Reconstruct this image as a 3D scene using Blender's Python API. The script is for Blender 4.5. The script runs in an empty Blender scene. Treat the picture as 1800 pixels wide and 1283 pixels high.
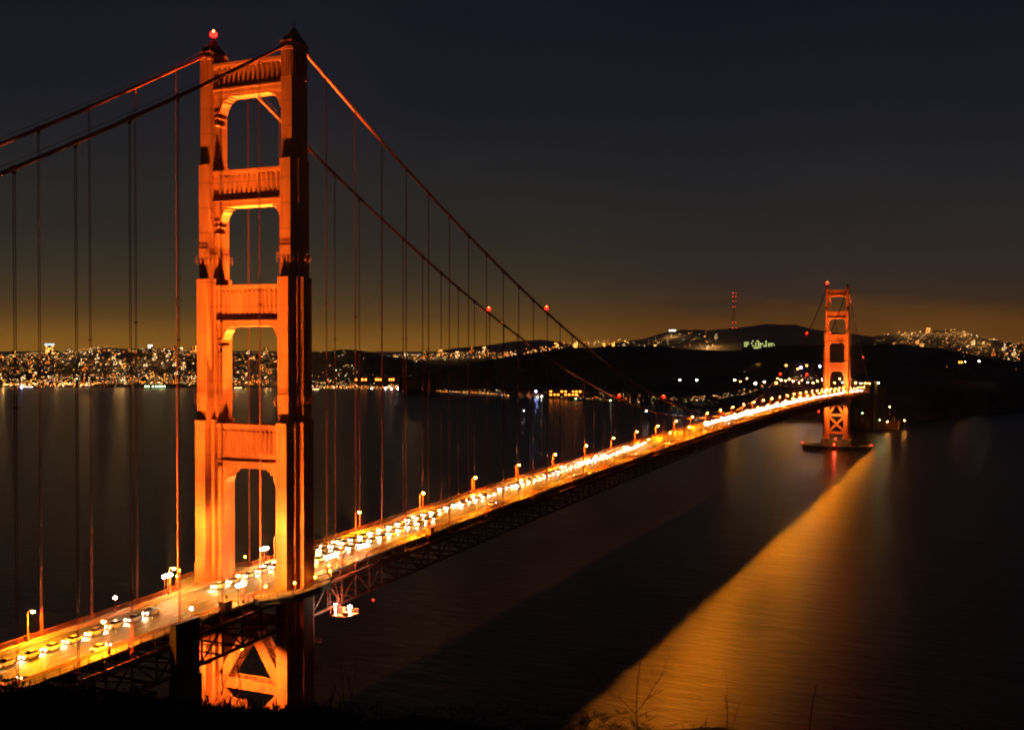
import bpy, math, random
from mathutils import Vector, Matrix, noise
random.seed(7)
R = math.radians
scn = bpy.context.scene
COL = scn.collection
sin, cos = math.sin, math.cos
# ------------------------------------------------------------------ camera
CAM = Vector((185.71, -239.95, 140.97))
YAW, PIT, ROL, FPX = -0.41956, -0.01754, 0.0013275, 1859.96      # focal length in pixels of an 1800 px wide frame
FW = Vector((sin(YAW)*cos(PIT), cos(YAW)*cos(PIT), sin(PIT)))
RT = Vector((cos(YAW), -sin(YAW), 0)); UP = RT.cross(FW)
RT2 = RT*cos(ROL)+UP*sin(ROL); UP2 = -RT*sin(ROL)+UP*cos(ROL)
cd = bpy.data.cameras.new('camera'); cam = bpy.data.objects.new('camera', cd); COL.objects.link(cam)
M4 = Matrix((RT2, UP2, -FW)).transposed().to_4x4(); M4.translation = CAM
cam.matrix_world = M4
cd.sensor_width = 36; cd.lens = FPX/1800*36; cd.clip_start = .1; cd.clip_end = 60000
cd.dof.use_dof = True; cd.dof.focus_distance = 400; cd.dof.aperture_fstop = 5.6
scn.camera = cam
def ray(u, v): return FW+RT2*((u-900)/FPX)-UP2*((v-641.5)/FPX)
def dep(u, v, D): return CAM+ray(u, v)*D                            # D = distance along the view axis
def onZ(u, v, z):
    r = ray(u, v); return CAM+r*((z-CAM.z)/r.z)
# ------------------------------------------------------------------ tags
def tag(o, label=None, cat=None, group=None, kind=None):
    if label: o['label'] = label
    if cat: o['category'] = cat
    if group: o['group'] = group
    if kind: o['kind'] = kind
    return o
def empty(name, loc=(0, 0, 0), rz=0, parent=None):
    o = bpy.data.objects.new(name, None); COL.objects.link(o); o.location = loc; o.rotation_euler = (0, 0, rz); o.parent = parent
    return o
def copy_tree(o, parent=None):
    c = o.copy(); COL.objects.link(c); c.parent = parent
    for ch in o.children: copy_tree(ch, c)
    return c
# ------------------------------------------------------------------ mesh builder
class MB:
    def __init__(s): s.v = []; s.f = []; s.m = []; s.mi = 0
    def add(s, vs, fs):
        b = len(s.v); s.v += [tuple(x) for x in vs]; s.f += [tuple(b+i for i in f) for f in fs]; s.m += [s.mi]*len(fs)
    def box(s, x0, x1, y0, y1, z0, z1):
        s.add([(x0, y0, z0), (x1, y0, z0), (x1, y1, z0), (x0, y1, z0), (x0, y0, z1), (x1, y0, z1), (x1, y1, z1), (x0, y1, z1)],
              [(0, 3, 2, 1), (4, 5, 6, 7), (0, 1, 5, 4), (1, 2, 6, 5), (2, 3, 7, 6), (3, 0, 4, 7)])
    def prism(s, pts, z0, z1, top=None):
        n = len(pts); t = top or pts
        s.add([(x, y, z0) for x, y in pts]+[(x, y, z1) for x, y in t],
              [tuple(range(n-1, -1, -1)), tuple(range(n, 2*n))]+[(i, (i+1) % n, n+(i+1) % n, n+i) for i in range(n)])
    def prismY(s, pts, y0, y1):                                    # outline in X,Z run along Y
        n = len(pts)
        s.add([(x, y0, z) for x, z in pts]+[(x, y1, z) for x, z in pts],
              [tuple(range(n)), tuple(range(2*n-1, n-1, -1))]+[(i, n+i, n+(i+1) % n, (i+1) % n) for i in range(n)])
    def bar(s, a, b, w, h=None, up=(0, 0, 1)):
        h = h or w; a, b = Vector(a), Vector(b); d = (b-a).normalized(); u = Vector(up)
        if abs(d.dot(u)) > .98: u = Vector((0, 1, 0))
        x = d.cross(u).normalized(); y = x.cross(d)
        vs = [p+x*(sx*w/2)+y*(sy*h/2) for p in (a, b) for sx, sy in ((-1, -1), (1, -1), (1, 1), (-1, 1))]
        s.add(vs, [(0, 1, 2, 3), (7, 6, 5, 4), (0, 4, 5, 1), (1, 5, 6, 2), (2, 6, 7, 3), (3, 7, 4, 0)])
    def tube(s, pts, r, n=8, cap=True):
        pts = [Vector(p) for p in pts]; rs = r if isinstance(r, (list, tuple)) else [r]*len(pts); b = []
        for i, p in enumerate(pts):
            d = (pts[min(i+1, len(pts)-1)]-pts[max(i-1, 0)]).normalized(); u = Vector((0, 0, 1)) if abs(d.z) < .95 else Vector((0, 1, 0))
            x = d.cross(u).normalized(); y = x.cross(d)
            b += [p+x*(rs[i]*cos(2*math.pi*k/n))+y*(rs[i]*sin(2*math.pi*k/n)) for k in range(n)]
        fs = [(i*n+k, i*n+(k+1) % n, (i+1)*n+(k+1) % n, (i+1)*n+k) for i in range(len(pts)-1) for k in range(n)]
        if cap: fs += [tuple(range(n-1, -1, -1)), tuple((len(pts)-1)*n+k for k in range(n))]
        s.add(b, fs)
    def lathe(s, prof, c=(0, 0, 0), n=12):                         # prof: (radius, z)
        vs = [(c[0]+r*cos(2*math.pi*k/n), c[1]+r*sin(2*math.pi*k/n), c[2]+z) for r, z in prof for k in range(n)]
        fs = [(i*n+k, i*n+(k+1) % n, (i+1)*n+(k+1) % n, (i+1)*n+k) for i in range(len(prof)-1) for k in range(n)]
        s.add(vs, fs+[tuple(range(n-1, -1, -1)), tuple((len(prof)-1)*n+k for k in range(n))])
    def octa(s, c, r, sx=1, sy=1, sz=1):
        c = Vector(c)
        s.add([c+Vector(d) for d in ((r*sx, 0, 0), (-r*sx, 0, 0), (0, r*sy, 0), (0, -r*sy, 0), (0, 0, r*sz), (0, 0, -r*sz))],
              [(0, 2, 4), (2, 1, 4), (1, 3, 4), (3, 0, 4), (2, 0, 5), (1, 2, 5), (3, 1, 5), (0, 3, 5)])
    def mesh(s, name, mats, smooth=False):
        me = bpy.data.meshes.new(name); me.from_pydata(s.v, [], s.f)
        for m in (mats if isinstance(mats, (list, tuple)) else [mats]): me.materials.append(m)
        me.polygons.foreach_set('material_index', s.m)
        if smooth: me.polygons.foreach_set('use_smooth', [True]*len(s.f))
        me.update(); return me
    def build(s, name, mats, parent=None, smooth=False, loc=None):
        o = bpy.data.objects.new(name, s.mesh(name, mats, smooth)); COL.objects.link(o); o.parent = parent
        if loc is not None: o.location = loc
        return o
# ------------------------------------------------------------------ materials
def nm(name):
    m = bpy.data.materials.new(name); m.use_nodes = True; nt = m.node_tree
    return m, nt, nt.nodes['Principled BSDF']
def N(nt, t, **k):
    n = nt.nodes.new(t)
    for a, b in k.items():
        if a.startswith('i_'): n.inputs[a[2:].replace('_', ' ')].default_value = b
        else: setattr(n, a, b)
    return n
def rough_mat(name, c1, c2, scale=.3, rough=.7, metal=0, bump=0, detail=6, coord='Object', spec=None):
    m, nt, b = nm(name); L = nt.links
    tc = N(nt, 'ShaderNodeTexCoord'); no = N(nt, 'ShaderNodeTexNoise'); no.inputs['Scale'].default_value = scale; no.inputs['Detail'].default_value = detail
    rp = N(nt, 'ShaderNodeValToRGB'); rp.color_ramp.elements[0].color = (*c1, 1); rp.color_ramp.elements[1].color = (*c2, 1)
    rp.color_ramp.elements[0].position = .3; rp.color_ramp.elements[1].position = .7
    L.new(tc.outputs[coord], no.inputs['Vector']); L.new(no.outputs['Fac'], rp.inputs['Fac']); L.new(rp.outputs['Color'], b.inputs['Base Color'])
    b.inputs['Roughness'].default_value = rough; b.inputs['Metallic'].default_value = metal
    if spec is not None: b.inputs['Specular IOR Level'].default_value = spec
    if bump:
        bp = N(nt, 'ShaderNodeBump'); bp.inputs['Strength'].default_value = bump; L.new(no.outputs['Fac'], bp.inputs['Height']); L.new(bp.outputs['Normal'], b.inputs['Normal'])
    return m
def emit(name, col, st, sample=True):
    m, nt, b = nm(name); b.inputs['Base Color'].default_value = (.02, .02, .02, 1)
    b.inputs['Emission Color'].default_value = (*col, 1); b.inputs['Emission Strength'].default_value = st
    if not sample: m.cycles.emission_sampling = 'NONE'
    return m
def steel_mat():
    m, nt, b = nm('orange_painted_steel'); L = nt.links
    tc = N(nt, 'ShaderNodeTexCoord'); sp = N(nt, 'ShaderNodeSeparateXYZ'); L.new(tc.outputs['Object'], sp.inputs[0])
    no = N(nt, 'ShaderNodeTexNoise'); no.inputs['Scale'].default_value = .25; no.inputs['Detail'].default_value = 8
    mp = N(nt, 'ShaderNodeMapping'); mp.inputs['Scale'].default_value = (1.6, 1.6, .35); L.new(tc.outputs['Object'], mp.inputs[0]); L.new(mp.outputs[0], no.inputs['Vector'])
    rp = N(nt, 'ShaderNodeValToRGB'); e = rp.color_ramp.elements; e[0].color = (.40, .092, .026, 1); e[0].position = .3; e[1].color = (.64, .158, .043, 1); e[1].position = .72
    L.new(no.outputs['Fac'], rp.inputs['Fac'])
    def seam(out, period, width):                                  # plate joints
        d = N(nt, 'ShaderNodeMath', operation='DIVIDE'); d.inputs[1].default_value = period; L.new(out, d.inputs[0])
        f = N(nt, 'ShaderNodeMath', operation='FRACT'); L.new(d.outputs[0], f.inputs[0])
        c = N(nt, 'ShaderNodeMath', operation='LESS_THAN'); c.inputs[1].default_value = width/period; L.new(f.outputs[0], c.inputs[0]); return c.outputs[0]
    s1 = seam(sp.outputs['Z'], 6.9, .22); s2 = seam(sp.outputs['X'], 1.07, .05)
    s2m = N(nt, 'ShaderNodeMath', operation='MULTIPLY'); s2m.inputs[1].default_value = .35; L.new(s2, s2m.inputs[0])
    s1m = N(nt, 'ShaderNodeMath', operation='MULTIPLY'); s1m.inputs[1].default_value = .55; L.new(s1, s1m.inputs[0])
    mx = N(nt, 'ShaderNodeMath', operation='MAXIMUM'); L.new(s1m.outputs[0], mx.inputs[0]); L.new(s2m.outputs[0], mx.inputs[1])
    mc = N(nt, 'ShaderNodeMix', data_type='RGBA'); L.new(mx.outputs[0], mc.inputs['Factor']); L.new(rp.outputs['Color'], mc.inputs['A']); mc.inputs['B'].default_value = (.10, .02, .008, 1)
    L.new(mc.outputs['Result'], b.inputs['Base Color']); b.inputs['Roughness'].default_value = .62; b.inputs['Specular IOR Level'].default_value = .3
    return m
STEEL = steel_mat()
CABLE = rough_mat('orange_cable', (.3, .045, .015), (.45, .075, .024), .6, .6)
HANG_DIM = rough_mat('orange_cable_dimmed', (.15, .026, .009), (.24, .042, .014), .6, .6)  # cable paint darkened so hangers past the near tower look less lit
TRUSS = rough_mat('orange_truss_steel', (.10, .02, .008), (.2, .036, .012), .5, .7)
DARKSTEEL = rough_mat('dark_cap_steel', (.05, .02, .015), (.09, .03, .02), .5, .7)
CONC = rough_mat('concrete', (.035, .034, .028), (.06, .056, .048), .25, .85, bump=.2)
PIERC = rough_mat('pier_concrete', (.16, .12, .09), (.3, .24, .18), .3, .9, bump=.3)
WALK = rough_mat('walkway_concrete', (.2, .18, .14), (.28, .25, .2), .4, .8)
PAINTW = rough_mat('lane_paint', (.5, .5, .46), (.75, .74, .7), 2., .6)
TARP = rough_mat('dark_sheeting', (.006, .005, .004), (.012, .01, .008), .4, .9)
KIOSK = rough_mat('kiosk_paint', (.45, .12, .04), (.55, .16, .05), .8, .6)
POLE = rough_mat('lamp_pole_paint', (.28, .08, .03), (.36, .11, .04), 2., .5)
BLACK = rough_mat('black_rubber', (.015, .015, .015), (.03, .03, .03), 3., .8)
SIGNY = rough_mat('yellow_sign', (.75, .5, .03), (.8, .55, .04), 2., .5)
BRICK = rough_mat('old_brick', (.16, .08, .05), (.26, .14, .09), .4, .9)
GREY = rough_mat('grey_building', (.10, .09, .08), (.2, .18, .15), .05, .9)
ROOF = rough_mat('dark_roof', (.04, .035, .03), (.07, .06, .05), .2, .9)
def asphalt():
    m = rough_mat('asphalt', (.042, .042, .034), (.066, .064, .05), .15, .62, spec=.4); nt = m.node_tree; L = nt.links; b = nt.nodes['Principled BSDF']
    tc = N(nt, 'ShaderNodeTexCoord'); mp = N(nt, 'ShaderNodeMapping'); mp.inputs['Scale'].default_value = (1.2, .012, 1)
    no = N(nt, 'ShaderNodeTexNoise'); no.inputs['Scale'].default_value = 1.; no.inputs['Detail'].default_value = 5
    L.new(tc.outputs['Object'], mp.inputs[0]); L.new(mp.outputs[0], no.inputs['Vector'])
    mx = N(nt, 'ShaderNodeMix', data_type='RGBA'); mx.blend_type = 'MULTIPLY'; mx.inputs['Factor'].default_value = .8
    src = b.inputs['Base Color'].links[0].from_socket; r2 = N(nt, 'ShaderNodeValToRGB')
    r2.color_ramp.elements[0].color = (.45, .45, .45, 1); r2.color_ramp.elements[0].position = .35; r2.color_ramp.elements[1].color = (1.5, 1.45, 1.35, 1); r2.color_ramp.elements[1].position = .65
    L.new(no.outputs['Fac'], r2.inputs['Fac']); L.new(src, mx.inputs['A']); L.new(r2.outputs['Color'], mx.inputs['B']); L.new(mx.outputs['Result'], b.inputs['Base Color'])
    return m
ASPH = asphalt()
def water():
    m, nt, b = nm('sea_water'); L = nt.links
    b.inputs['Base Color'].default_value = (.012, .01, .008, 1); b.inputs['Roughness'].default_value = .30; b.inputs['IOR'].default_value = 1.33
    tc = N(nt, 'ShaderNodeTexCoord'); hs = []
    for sc, st, dt in (((.012, .03, 1), 1.6, 4), ((.06, .16, 1), 1., 5), ((.35, .8, 1), .35, 3)):
        mp = N(nt, 'ShaderNodeMapping'); mp.inputs['Scale'].default_value = sc; mp.inputs['Rotation'].default_value = (0, 0, .42)
        no = N(nt, 'ShaderNodeTexNoise'); no.inputs['Scale'].default_value = 1.; no.inputs['Detail'].default_value = dt; no.inputs['Distortion'].default_value = .6
        L.new(tc.outputs['Object'], mp.inputs[0]); L.new(mp.outputs[0], no.inputs['Vector'])
        mu = N(nt, 'ShaderNodeMath', operation='MULTIPLY'); mu.inputs[1].default_value = st; L.new(no.outputs['Fac'], mu.inputs[0]); hs.append(mu)
    a = N(nt, 'ShaderNodeMath', operation='ADD'); L.new(hs[0].outputs[0], a.inputs[0]); L.new(hs[1].outputs[0], a.inputs[1])
    a2 = N(nt, 'ShaderNodeMath', operation='ADD'); L.new(a.outputs[0], a2.inputs[0]); L.new(hs[2].outputs[0], a2.inputs[1])
    bp = N(nt, 'ShaderNodeBump'); bp.inputs['Strength'].default_value = .5; bp.inputs['Distance'].default_value = .95
    L.new(a2.outputs[0], bp.inputs['Height']); L.new(bp.outputs['Normal'], b.inputs['Normal'])
    return m
WATER = water()
def hillmat(name, c1, c2, sc=.01): return rough_mat(name, c1, c2, sc, .95, spec=.1, detail=8)
LAND = hillmat('wooded_hillside', (.06, .05, .034), (.22, .175, .12), .012)
LANDC = hillmat('city_hillside', (.06, .05, .042), (.12, .10, .085), .02)
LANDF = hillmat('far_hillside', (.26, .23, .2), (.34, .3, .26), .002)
SCRUB = hillmat('coastal_scrub', (.01, .012, .007), (.025, .026, .015), .2)
GRASS = rough_mat('dry_grass', (.02, .022, .01), (.05, .045, .02), 4., .9)
TWIG = rough_mat('twig_bark', (.03, .022, .015), (.05, .038, .025), 8., .9)
# lamp glass and lit windows
SOD = (1., .25, .006); WHT = (1., .86, .66)
E_SOD = emit('sodium_lamp_glass', (1., .38, .03), 600, False)
E_FLD = emit('floodlight_glass', (1., .66, .42), 220, False)
E_YEL = emit('yellow_globe_glass', (1., .5, .03), 45, False)
E_RED = emit('red_beacon_glass', (1., .004, .002), 26, False)
E_REDHOT = emit('red_beacon_core', (1., .2, .03), 26, False)
E_HEAD = emit('headlight_glass', (1., .7, .38), 1000, False)
E_HIGH = emit('high_beam_glass', (1., .88, .8), 15000, False)
E_TAIL = emit('taillight_glass', (1., .05, .02), 60, False)
CITY = [emit('window_warm_white', (1., .62, .27), 13, False), emit('window_amber', (1., .38, .06), 12, False), emit('window_orange', (1., .22, .02), 10, False),
        emit('window_cool_white', (1., .84, .66), 10, False), emit('window_greenish', (.75, 1., .28), 8, False), emit('window_red', (1., .03, .02), 8, False), emit('window_violet', (.4, .35, 1.), 20, False)]
# ------------------------------------------------------------------ sky and air
def lin(*c): return tuple(((x/255+.055)/1.055)**2.4 if x > 10 else x/255/12.92 for x in c)
def world():
    w = bpy.data.worlds.new('World'); scn.world = w; w.use_nodes = True; nt = w.node_tree; L = nt.links; nt.nodes.clear()
    out = N(nt, 'ShaderNodeOutputWorld'); bg = N(nt, 'ShaderNodeBackground'); bg.inputs['Strength'].default_value = 1.
    sky = N(nt, 'ShaderNodeTexSky'); sky.sky_type = 'NISHITA'; sky.sun_disc = False; sky.sun_elevation = R(-9); sky.sun_rotation = R(75)
    bs = N(nt, 'ShaderNodeBackground'); bs.inputs['Strength'].default_value = .05; L.new(sky.outputs[0], bs.inputs['Color'])
    tc = N(nt, 'ShaderNodeTexCoord'); sp = N(nt, 'ShaderNodeSeparateXYZ'); L.new(tc.outputs['Generated'], sp.inputs[0])
    def ramp(stops, src, scale=1.):
        mp = N(nt, 'ShaderNodeMapRange'); mp.inputs['From Min'].default_value = 0; mp.inputs['From Max'].default_value = scale; L.new(src, mp.inputs['Value'])
        r = N(nt, 'ShaderNodeValToRGB'); e = r.color_ramp.elements
        while len(e) > 1: e.remove(e[-1])
        e[0].position = stops[0][0]/scale; e[0].color = (*stops[0][1], 1)
        for p, c in stops[1:]: n = e.new(p/scale); n.color = (*c, 1)
        L.new(mp.outputs[0], r.inputs['Fac']); return r.outputs['Color']
    el = lambda v: max(0, (609-v)/FPX)
    A = ramp([(0, lin(152, 102, 34)), (el(585), lin(134, 90, 34)), (el(560), lin(104, 74, 36)), (el(530), lin(79, 61, 38)), (el(490), lin(60, 51, 38)), (el(420), lin(46, 42, 37)), (el(330), lin(38, 37, 37)), (el(200), lin(27, 29, 36)), (el(60), lin(21, 24, 34)), (.45, lin(18, 22, 32)), (1., lin(14, 17, 27))], sp.outputs['Z'])
    B = ramp([(0, lin(132, 80, 26)), (el(585), lin(112, 68, 26)), (el(560), lin(84, 57, 29)), (el(535), lin(62, 46, 33)), (el(500), lin(54, 44, 38)), (el(430), lin(44, 40, 38)), (el(330), lin(35, 35, 37)), (el(200), lin(25, 27, 35)), (el(60), lin(19, 22, 32)), (.45, lin(16, 19, 28)), (1., lin(12, 15, 24))], sp.outputs['Z'])
    at = N(nt, 'ShaderNodeMath', operation='ARCTAN2'); L.new(sp.outputs['X'], at.inputs[0]); L.new(sp.outputs['Y'], at.inputs[1])
    mr = N(nt, 'ShaderNodeMapRange'); mr.interpolation_type = 'SMOOTHSTEP'; mr.inputs['From Min'].default_value = -.42; mr.inputs['From Max'].default_value = -.20; L.new(at.outputs[0], mr.inputs['Value'])
    mx = N(nt, 'ShaderNodeMix', data_type='RGBA'); L.new(mr.outputs[0], mx.inputs['Factor']); L.new(A, mx.inputs['A']); L.new(B, mx.inputs['B'])
    # low fog bank lit by the city
    mp = N(nt, 'ShaderNodeMapping'); mp.inputs['Scale'].default_value = (7, 7, 30); L.new(tc.outputs['Generated'], mp.inputs[0])
    no = N(nt, 'ShaderNodeTexNoise'); no.inputs['Scale'].default_value = 1.; no.inputs['Detail'].default_value = 6; no.inputs['Roughness'].default_value = .55; L.new(mp.outputs[0], no.inputs['Vector'])
    ad = N(nt, 'ShaderNodeMath', operation='MULTIPLY_ADD'); ad.inputs[1].default_value = .075; L.new(no.outputs['Fac'], ad.inputs[0]); L.new(sp.outputs['Z'], ad.inputs[2])
    cb = N(nt, 'ShaderNodeMapRange'); cb.interpolation_type = 'SMOOTHSTEP'; cb.inputs['From Min'].default_value = .086; cb.inputs['From Max'].default_value = .052; L.new(ad.outputs[0], cb.inputs['Value'])
    mk = N(nt, 'ShaderNodeMath', operation='MULTIPLY'); L.new(cb.outputs[0], mk.inputs[0]); L.new(mr.outputs[0], mk.inputs[1])
    mk2 = N(nt, 'ShaderNodeMath', operation='MULTIPLY'); mk2.inputs[1].default_value = .8; L.new(mk.outputs[0], mk2.inputs[0])
    m2 = N(nt, 'ShaderNodeMix', data_type='RGBA'); L.new(mk2.outputs[0], m2.inputs['Factor']); L.new(mx.outputs['Result'], m2.inputs['A']); m2.inputs['B'].default_value = (*lin(112, 68, 26), 1)
    mq = N(nt, 'ShaderNodeMapping'); mq.inputs['Scale'].default_value = (3.2, 3.2, 14); L.new(tc.outputs['Generated'], mq.inputs[0])
    n2 = N(nt, 'ShaderNodeTexNoise'); n2.inputs['Scale'].default_value = 1.3; n2.inputs['Detail'].default_value = 5; L.new(mq.outputs[0], n2.inputs['Vector'])
    q = N(nt, 'ShaderNodeMapRange'); q.inputs['From Min'].default_value = .3; q.inputs['From Max'].default_value = .7; q.inputs['To Min'].default_value = .94; q.inputs['To Max'].default_value = 1.06; L.new(n2.outputs['Fac'], q.inputs['Value'])
    m3 = N(nt, 'ShaderNodeMix', data_type='RGBA'); m3.blend_type = 'MULTIPLY'; m3.inputs['Factor'].default_value = 1; L.new(m2.outputs['Result'], m3.inputs['A']); L.new(q.outputs[0], m3.inputs['B'])
    L.new(m3.outputs['Result'], bg.inputs['Color'])
    ash = N(nt, 'ShaderNodeAddShader'); L.new(bg.outputs[0], ash.inputs[0]); L.new(bs.outputs[0], ash.inputs[1]); L.new(ash.outputs[0], out.inputs['Surface'])
world()
# ------------------------------------------------------------------ water and land
wb = MB(); wb.add([(-22000, -9000, 0), (22000, -9000, 0), (22000, 24000, 0), (-22000, 24000, 0)], [(0, 1, 2, 3)])
tag(wb.build('water', WATER), kind='structure')
def nz(x, y, s, o=4): return noise.fractal(Vector((x*s, y*s, 3.7)), .9, 2.1, o)
def interp(pts, u):
    if u <= pts[0][0]: return pts[0][1]
    for (a, b), (c, d) in zip(pts, pts[1:]):
        if u <= c: return b+(d-b)*(u-a)/(c-a)
    return pts[-1][1]
def ridge(name, crest, D0, D1, prof, mat, u0, u1, du=5, nt_=26, amp=3., z0=-4, Dback=1.35):
    """a hill range: crest height read as elevation angle at distance D1, front foot at distance D0; prof(t,u)=height fraction"""
    us = []; u = u0
    while u <= u1: us.append(u); u += du
    def pos(u, t):
        a0 = D0(u) if callable(D0) else D0; a1 = D1(u) if callable(D1) else D1
        zc = (dep(u, interp(crest, u), a1)).z
        if t <= 1: D = a0+(a1-a0)*t; z = z0+(zc-z0)*prof(t, u)
        else: D = a1*(1+(Dback-1)*(t-1)); z = zc*(1-(t-1)**2)*1.0+z0*(t-1)
        p = dep(u, 609, D); q = Vector((p.x, p.y, 0))
        w = min(1, t*4)*amp
        z += w*nz(p.x, p.y, .004)+w*.35*nz(p.x, p.y, .02)*(1 if t > .08 else 0)
        q.z = z if t > 0 else z0
        return q
    ts = [i/nt_ for i in range(nt_+1)]+[1.25, 1.6, 2.]
    mb = MB(); W = len(ts)
    mb.add([pos(u, t) for u in us for t in ts], [(i*W+j, (i+1)*W+j, (i+1)*W+j+1, i*W+j+1) for i in range(len(us)-1) for j in range(W-1)])
    tag(mb.build(name, mat, smooth=True), kind='structure'); return pos
sm = lambda a, b, x: (lambda t: t*t*(3-2*t))(min(1, max(0, (x-a)/(b-a))))
cA = [(-120, 640), (-40, 632), (20, 626), (60, 622), (120, 621), (165, 614), (190, 611), (212, 613), (250, 613), (300, 613), (345, 620), (410, 622), (480, 622), (560, 621), (650, 622), (700, 626), (760, 624), (830, 620), (870, 622), (920, 628), (980, 632)]
shore = [(-120, 683), (700, 683), (735, 684), (780, 690), (850, 693), (900, 699), (1000, 705), (1050, 708), (1150, 716), (1250, 722), (1400, 737), (1560, 742), (1640, 736), (1720, 727), (1800, 718), (1900, 708)]
def Dsh(u): return 141*FPX/(interp(shore, u)-609)
posA = ridge('city_hills', cA, lambda u: Dsh(u)-6, 5300, lambda t, u: .045*sm(0, .03, t)+.04*t+.915*sm(.2, 1., t), LANDC, -120, 985, z0=-2)
cB = [(520, 634), (548, 619), (580, 616), (612, 613), (640, 616), (662, 621), (700, 627), (735, 634), (760, 640), (830, 642), (880, 641)]
posB = ridge('wooded_hill', cB, 3900, 4400, lambda t, u: sm(0, 1, t)*.9+.1*t, LAND, 522, 880, z0=-6, amp=5)
cD = [(700, 668), (760, 652), (800, 644), (850, 633), (900, 625), (960, 618), (1020, 612), (1080, 608), (1150, 608), (1200, 612), (1260, 616), (1300, 616), (1380, 608), (1450, 606), (1520, 604), (1580, 606), (1650, 612), (1720, 625), (1800, 637), (1900, 652)]
def profD(t, u):
    bluff = sm(1200, 1440, u)
    k = .02*sm(0, .02, t)+.06*sm(.1, .3, t)+.92*sm(.28, 1, t)
    s = .45*sm(0, .14, t)+.08*t+.47*sm(.4, 1, t)
    return k*(1-bluff)+s*bluff
posD = ridge('headland', cD, lambda u: Dsh(u)-6, lambda u: 3300-400*sm(1500, 1750, u), profD, LAND, 700, 1895, z0=-3, amp=4)
cC = [(740, 622), (800, 612), (865, 606), (900, 600), (950, 597), (985, 601), (1020, 610), (1060, 618)]
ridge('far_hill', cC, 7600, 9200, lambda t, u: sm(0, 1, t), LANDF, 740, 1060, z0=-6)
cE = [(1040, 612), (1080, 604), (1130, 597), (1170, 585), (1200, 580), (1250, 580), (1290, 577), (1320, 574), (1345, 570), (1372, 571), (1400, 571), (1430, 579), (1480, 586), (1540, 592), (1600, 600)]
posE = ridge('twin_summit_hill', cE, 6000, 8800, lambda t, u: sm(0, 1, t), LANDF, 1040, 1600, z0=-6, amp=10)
cF = [(1500, 604), (1530, 593), (1580, 585), (1640, 582), (1680, 582), (1720, 592), (1760, 600), (1800, 606), (1900, 612)]
posF = ridge('western_hill', cF, 5200, 6600, lambda t, u: sm(0, 1, t), LANDC, 1500, 1895, z0=-6, amp=5)
# near headland the picture was taken from
def hN(x, y):
    s = (x-CAM.x)*(-.44)+(y-CAM.y)*.898; k = (x-CAM.x)*.898+(y-CAM.y)*.44
    edge = 4.6+.7*nz(k*.3, 1.3, .5, 3)-.016*max(0, k)*12
    edge = min(edge, 5.6)
    if s < edge: return 139.35+.12*nz(x, y, .8)+(.12*(edge-s) if s < 0 else 0)
    d = s-edge
    z = 139.35-.78*min(d, 118)-.45*max(0, d-118)*.55
    z += sm(10, 60, d)*(5*nz(x, y, .015)+1.5*nz(x, y, .09))
    if y > -40: z -= (y+40)*.55
    if x < 60: z = max(z, sm(-12, -70, y)*sm(-230, -120, x)*sm(60, 20, x)*(24+5*nz(x, y, .03)) if y < -12 else -6)
    return max(z, -6)
hb = MB(); xs = []; ys = []
def grid(a, b, c, fine, coarse):
    r = [c]; st = fine
    while r[-1] < b: r.append(r[-1]+st); st = min(coarse, st*1.12)
    l = [c]; st = fine
    while l[-1] > a: l.append(l[-1]-st); st = min(coarse, st*1.12)
    return sorted(set(l[1:]+r))
xs = grid(-420, 520, 183, .5, 14); ys = grid(-620, 60, -236, .5, 14); W = len(ys)
hb.add([(x, y, hN(x, y)) for x in xs for y in ys], [(i*W+j, (i+1)*W+j, (i+1)*W+j+1, i*W+j+1) for i in range(len(xs)-1) for j in range(W-1)])
tag(hb.build('near_headland', SCRUB, smooth=True), kind='structure')
# ------------------------------------------------------------------ bridge
PN = 15.24
def rz(y):
    if y < 0: return 75+.0219*y
    if y > 1280.16: return 75-.0219*(y-1280.16) if y < 1640 else 67.1
    return 82-7*((y-640.08)/640.08)**2
def zc(y):
    if 0 <= y <= 1280.16: return 224.05-140.27+140.27*((y-640.08)/640.08)**2
    d = -y if y < 0 else y-1280.16
    return 224.05-.566*d+.00036*d*d
bridge = tag(empty('suspension_bridge'), 'long orange suspension bridge crossing the strait from lower left to the right', 'bridge')
def cross(bars, cx):
    q = []; n = len(bars)
    for i in range(n-1, -1, -1):
        w, l = bars[i]; q.append((w, l))
        if i > 0: q.append((bars[i-1][0], l))
    q1 = q; q2 = [(-x, y) for x, y in reversed(q)]; q3 = [(-x, -y) for x, y in q]; q4 = [(x, -y) for x, y in reversed(q)]
    pts = []
    for p in q1+q2+q3+q4:
        if not pts or p != pts[-1]: pts.append(p)
    return [(cx+x, y) for x, y in pts]
STG = [(20, 120.4, [(1.75, 6.4), (2.8, 3.7), (4.3, 2.2)]), (120.4, 159.8, [(1.72, 5.5), (2.65, 2.5), (3.8, 1.35)]), (159.8, 191.7, [(1.7, 4.4), (2.4, 1.5)]), (191.7, 223, [(1.7, 3.65)])]
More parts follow.
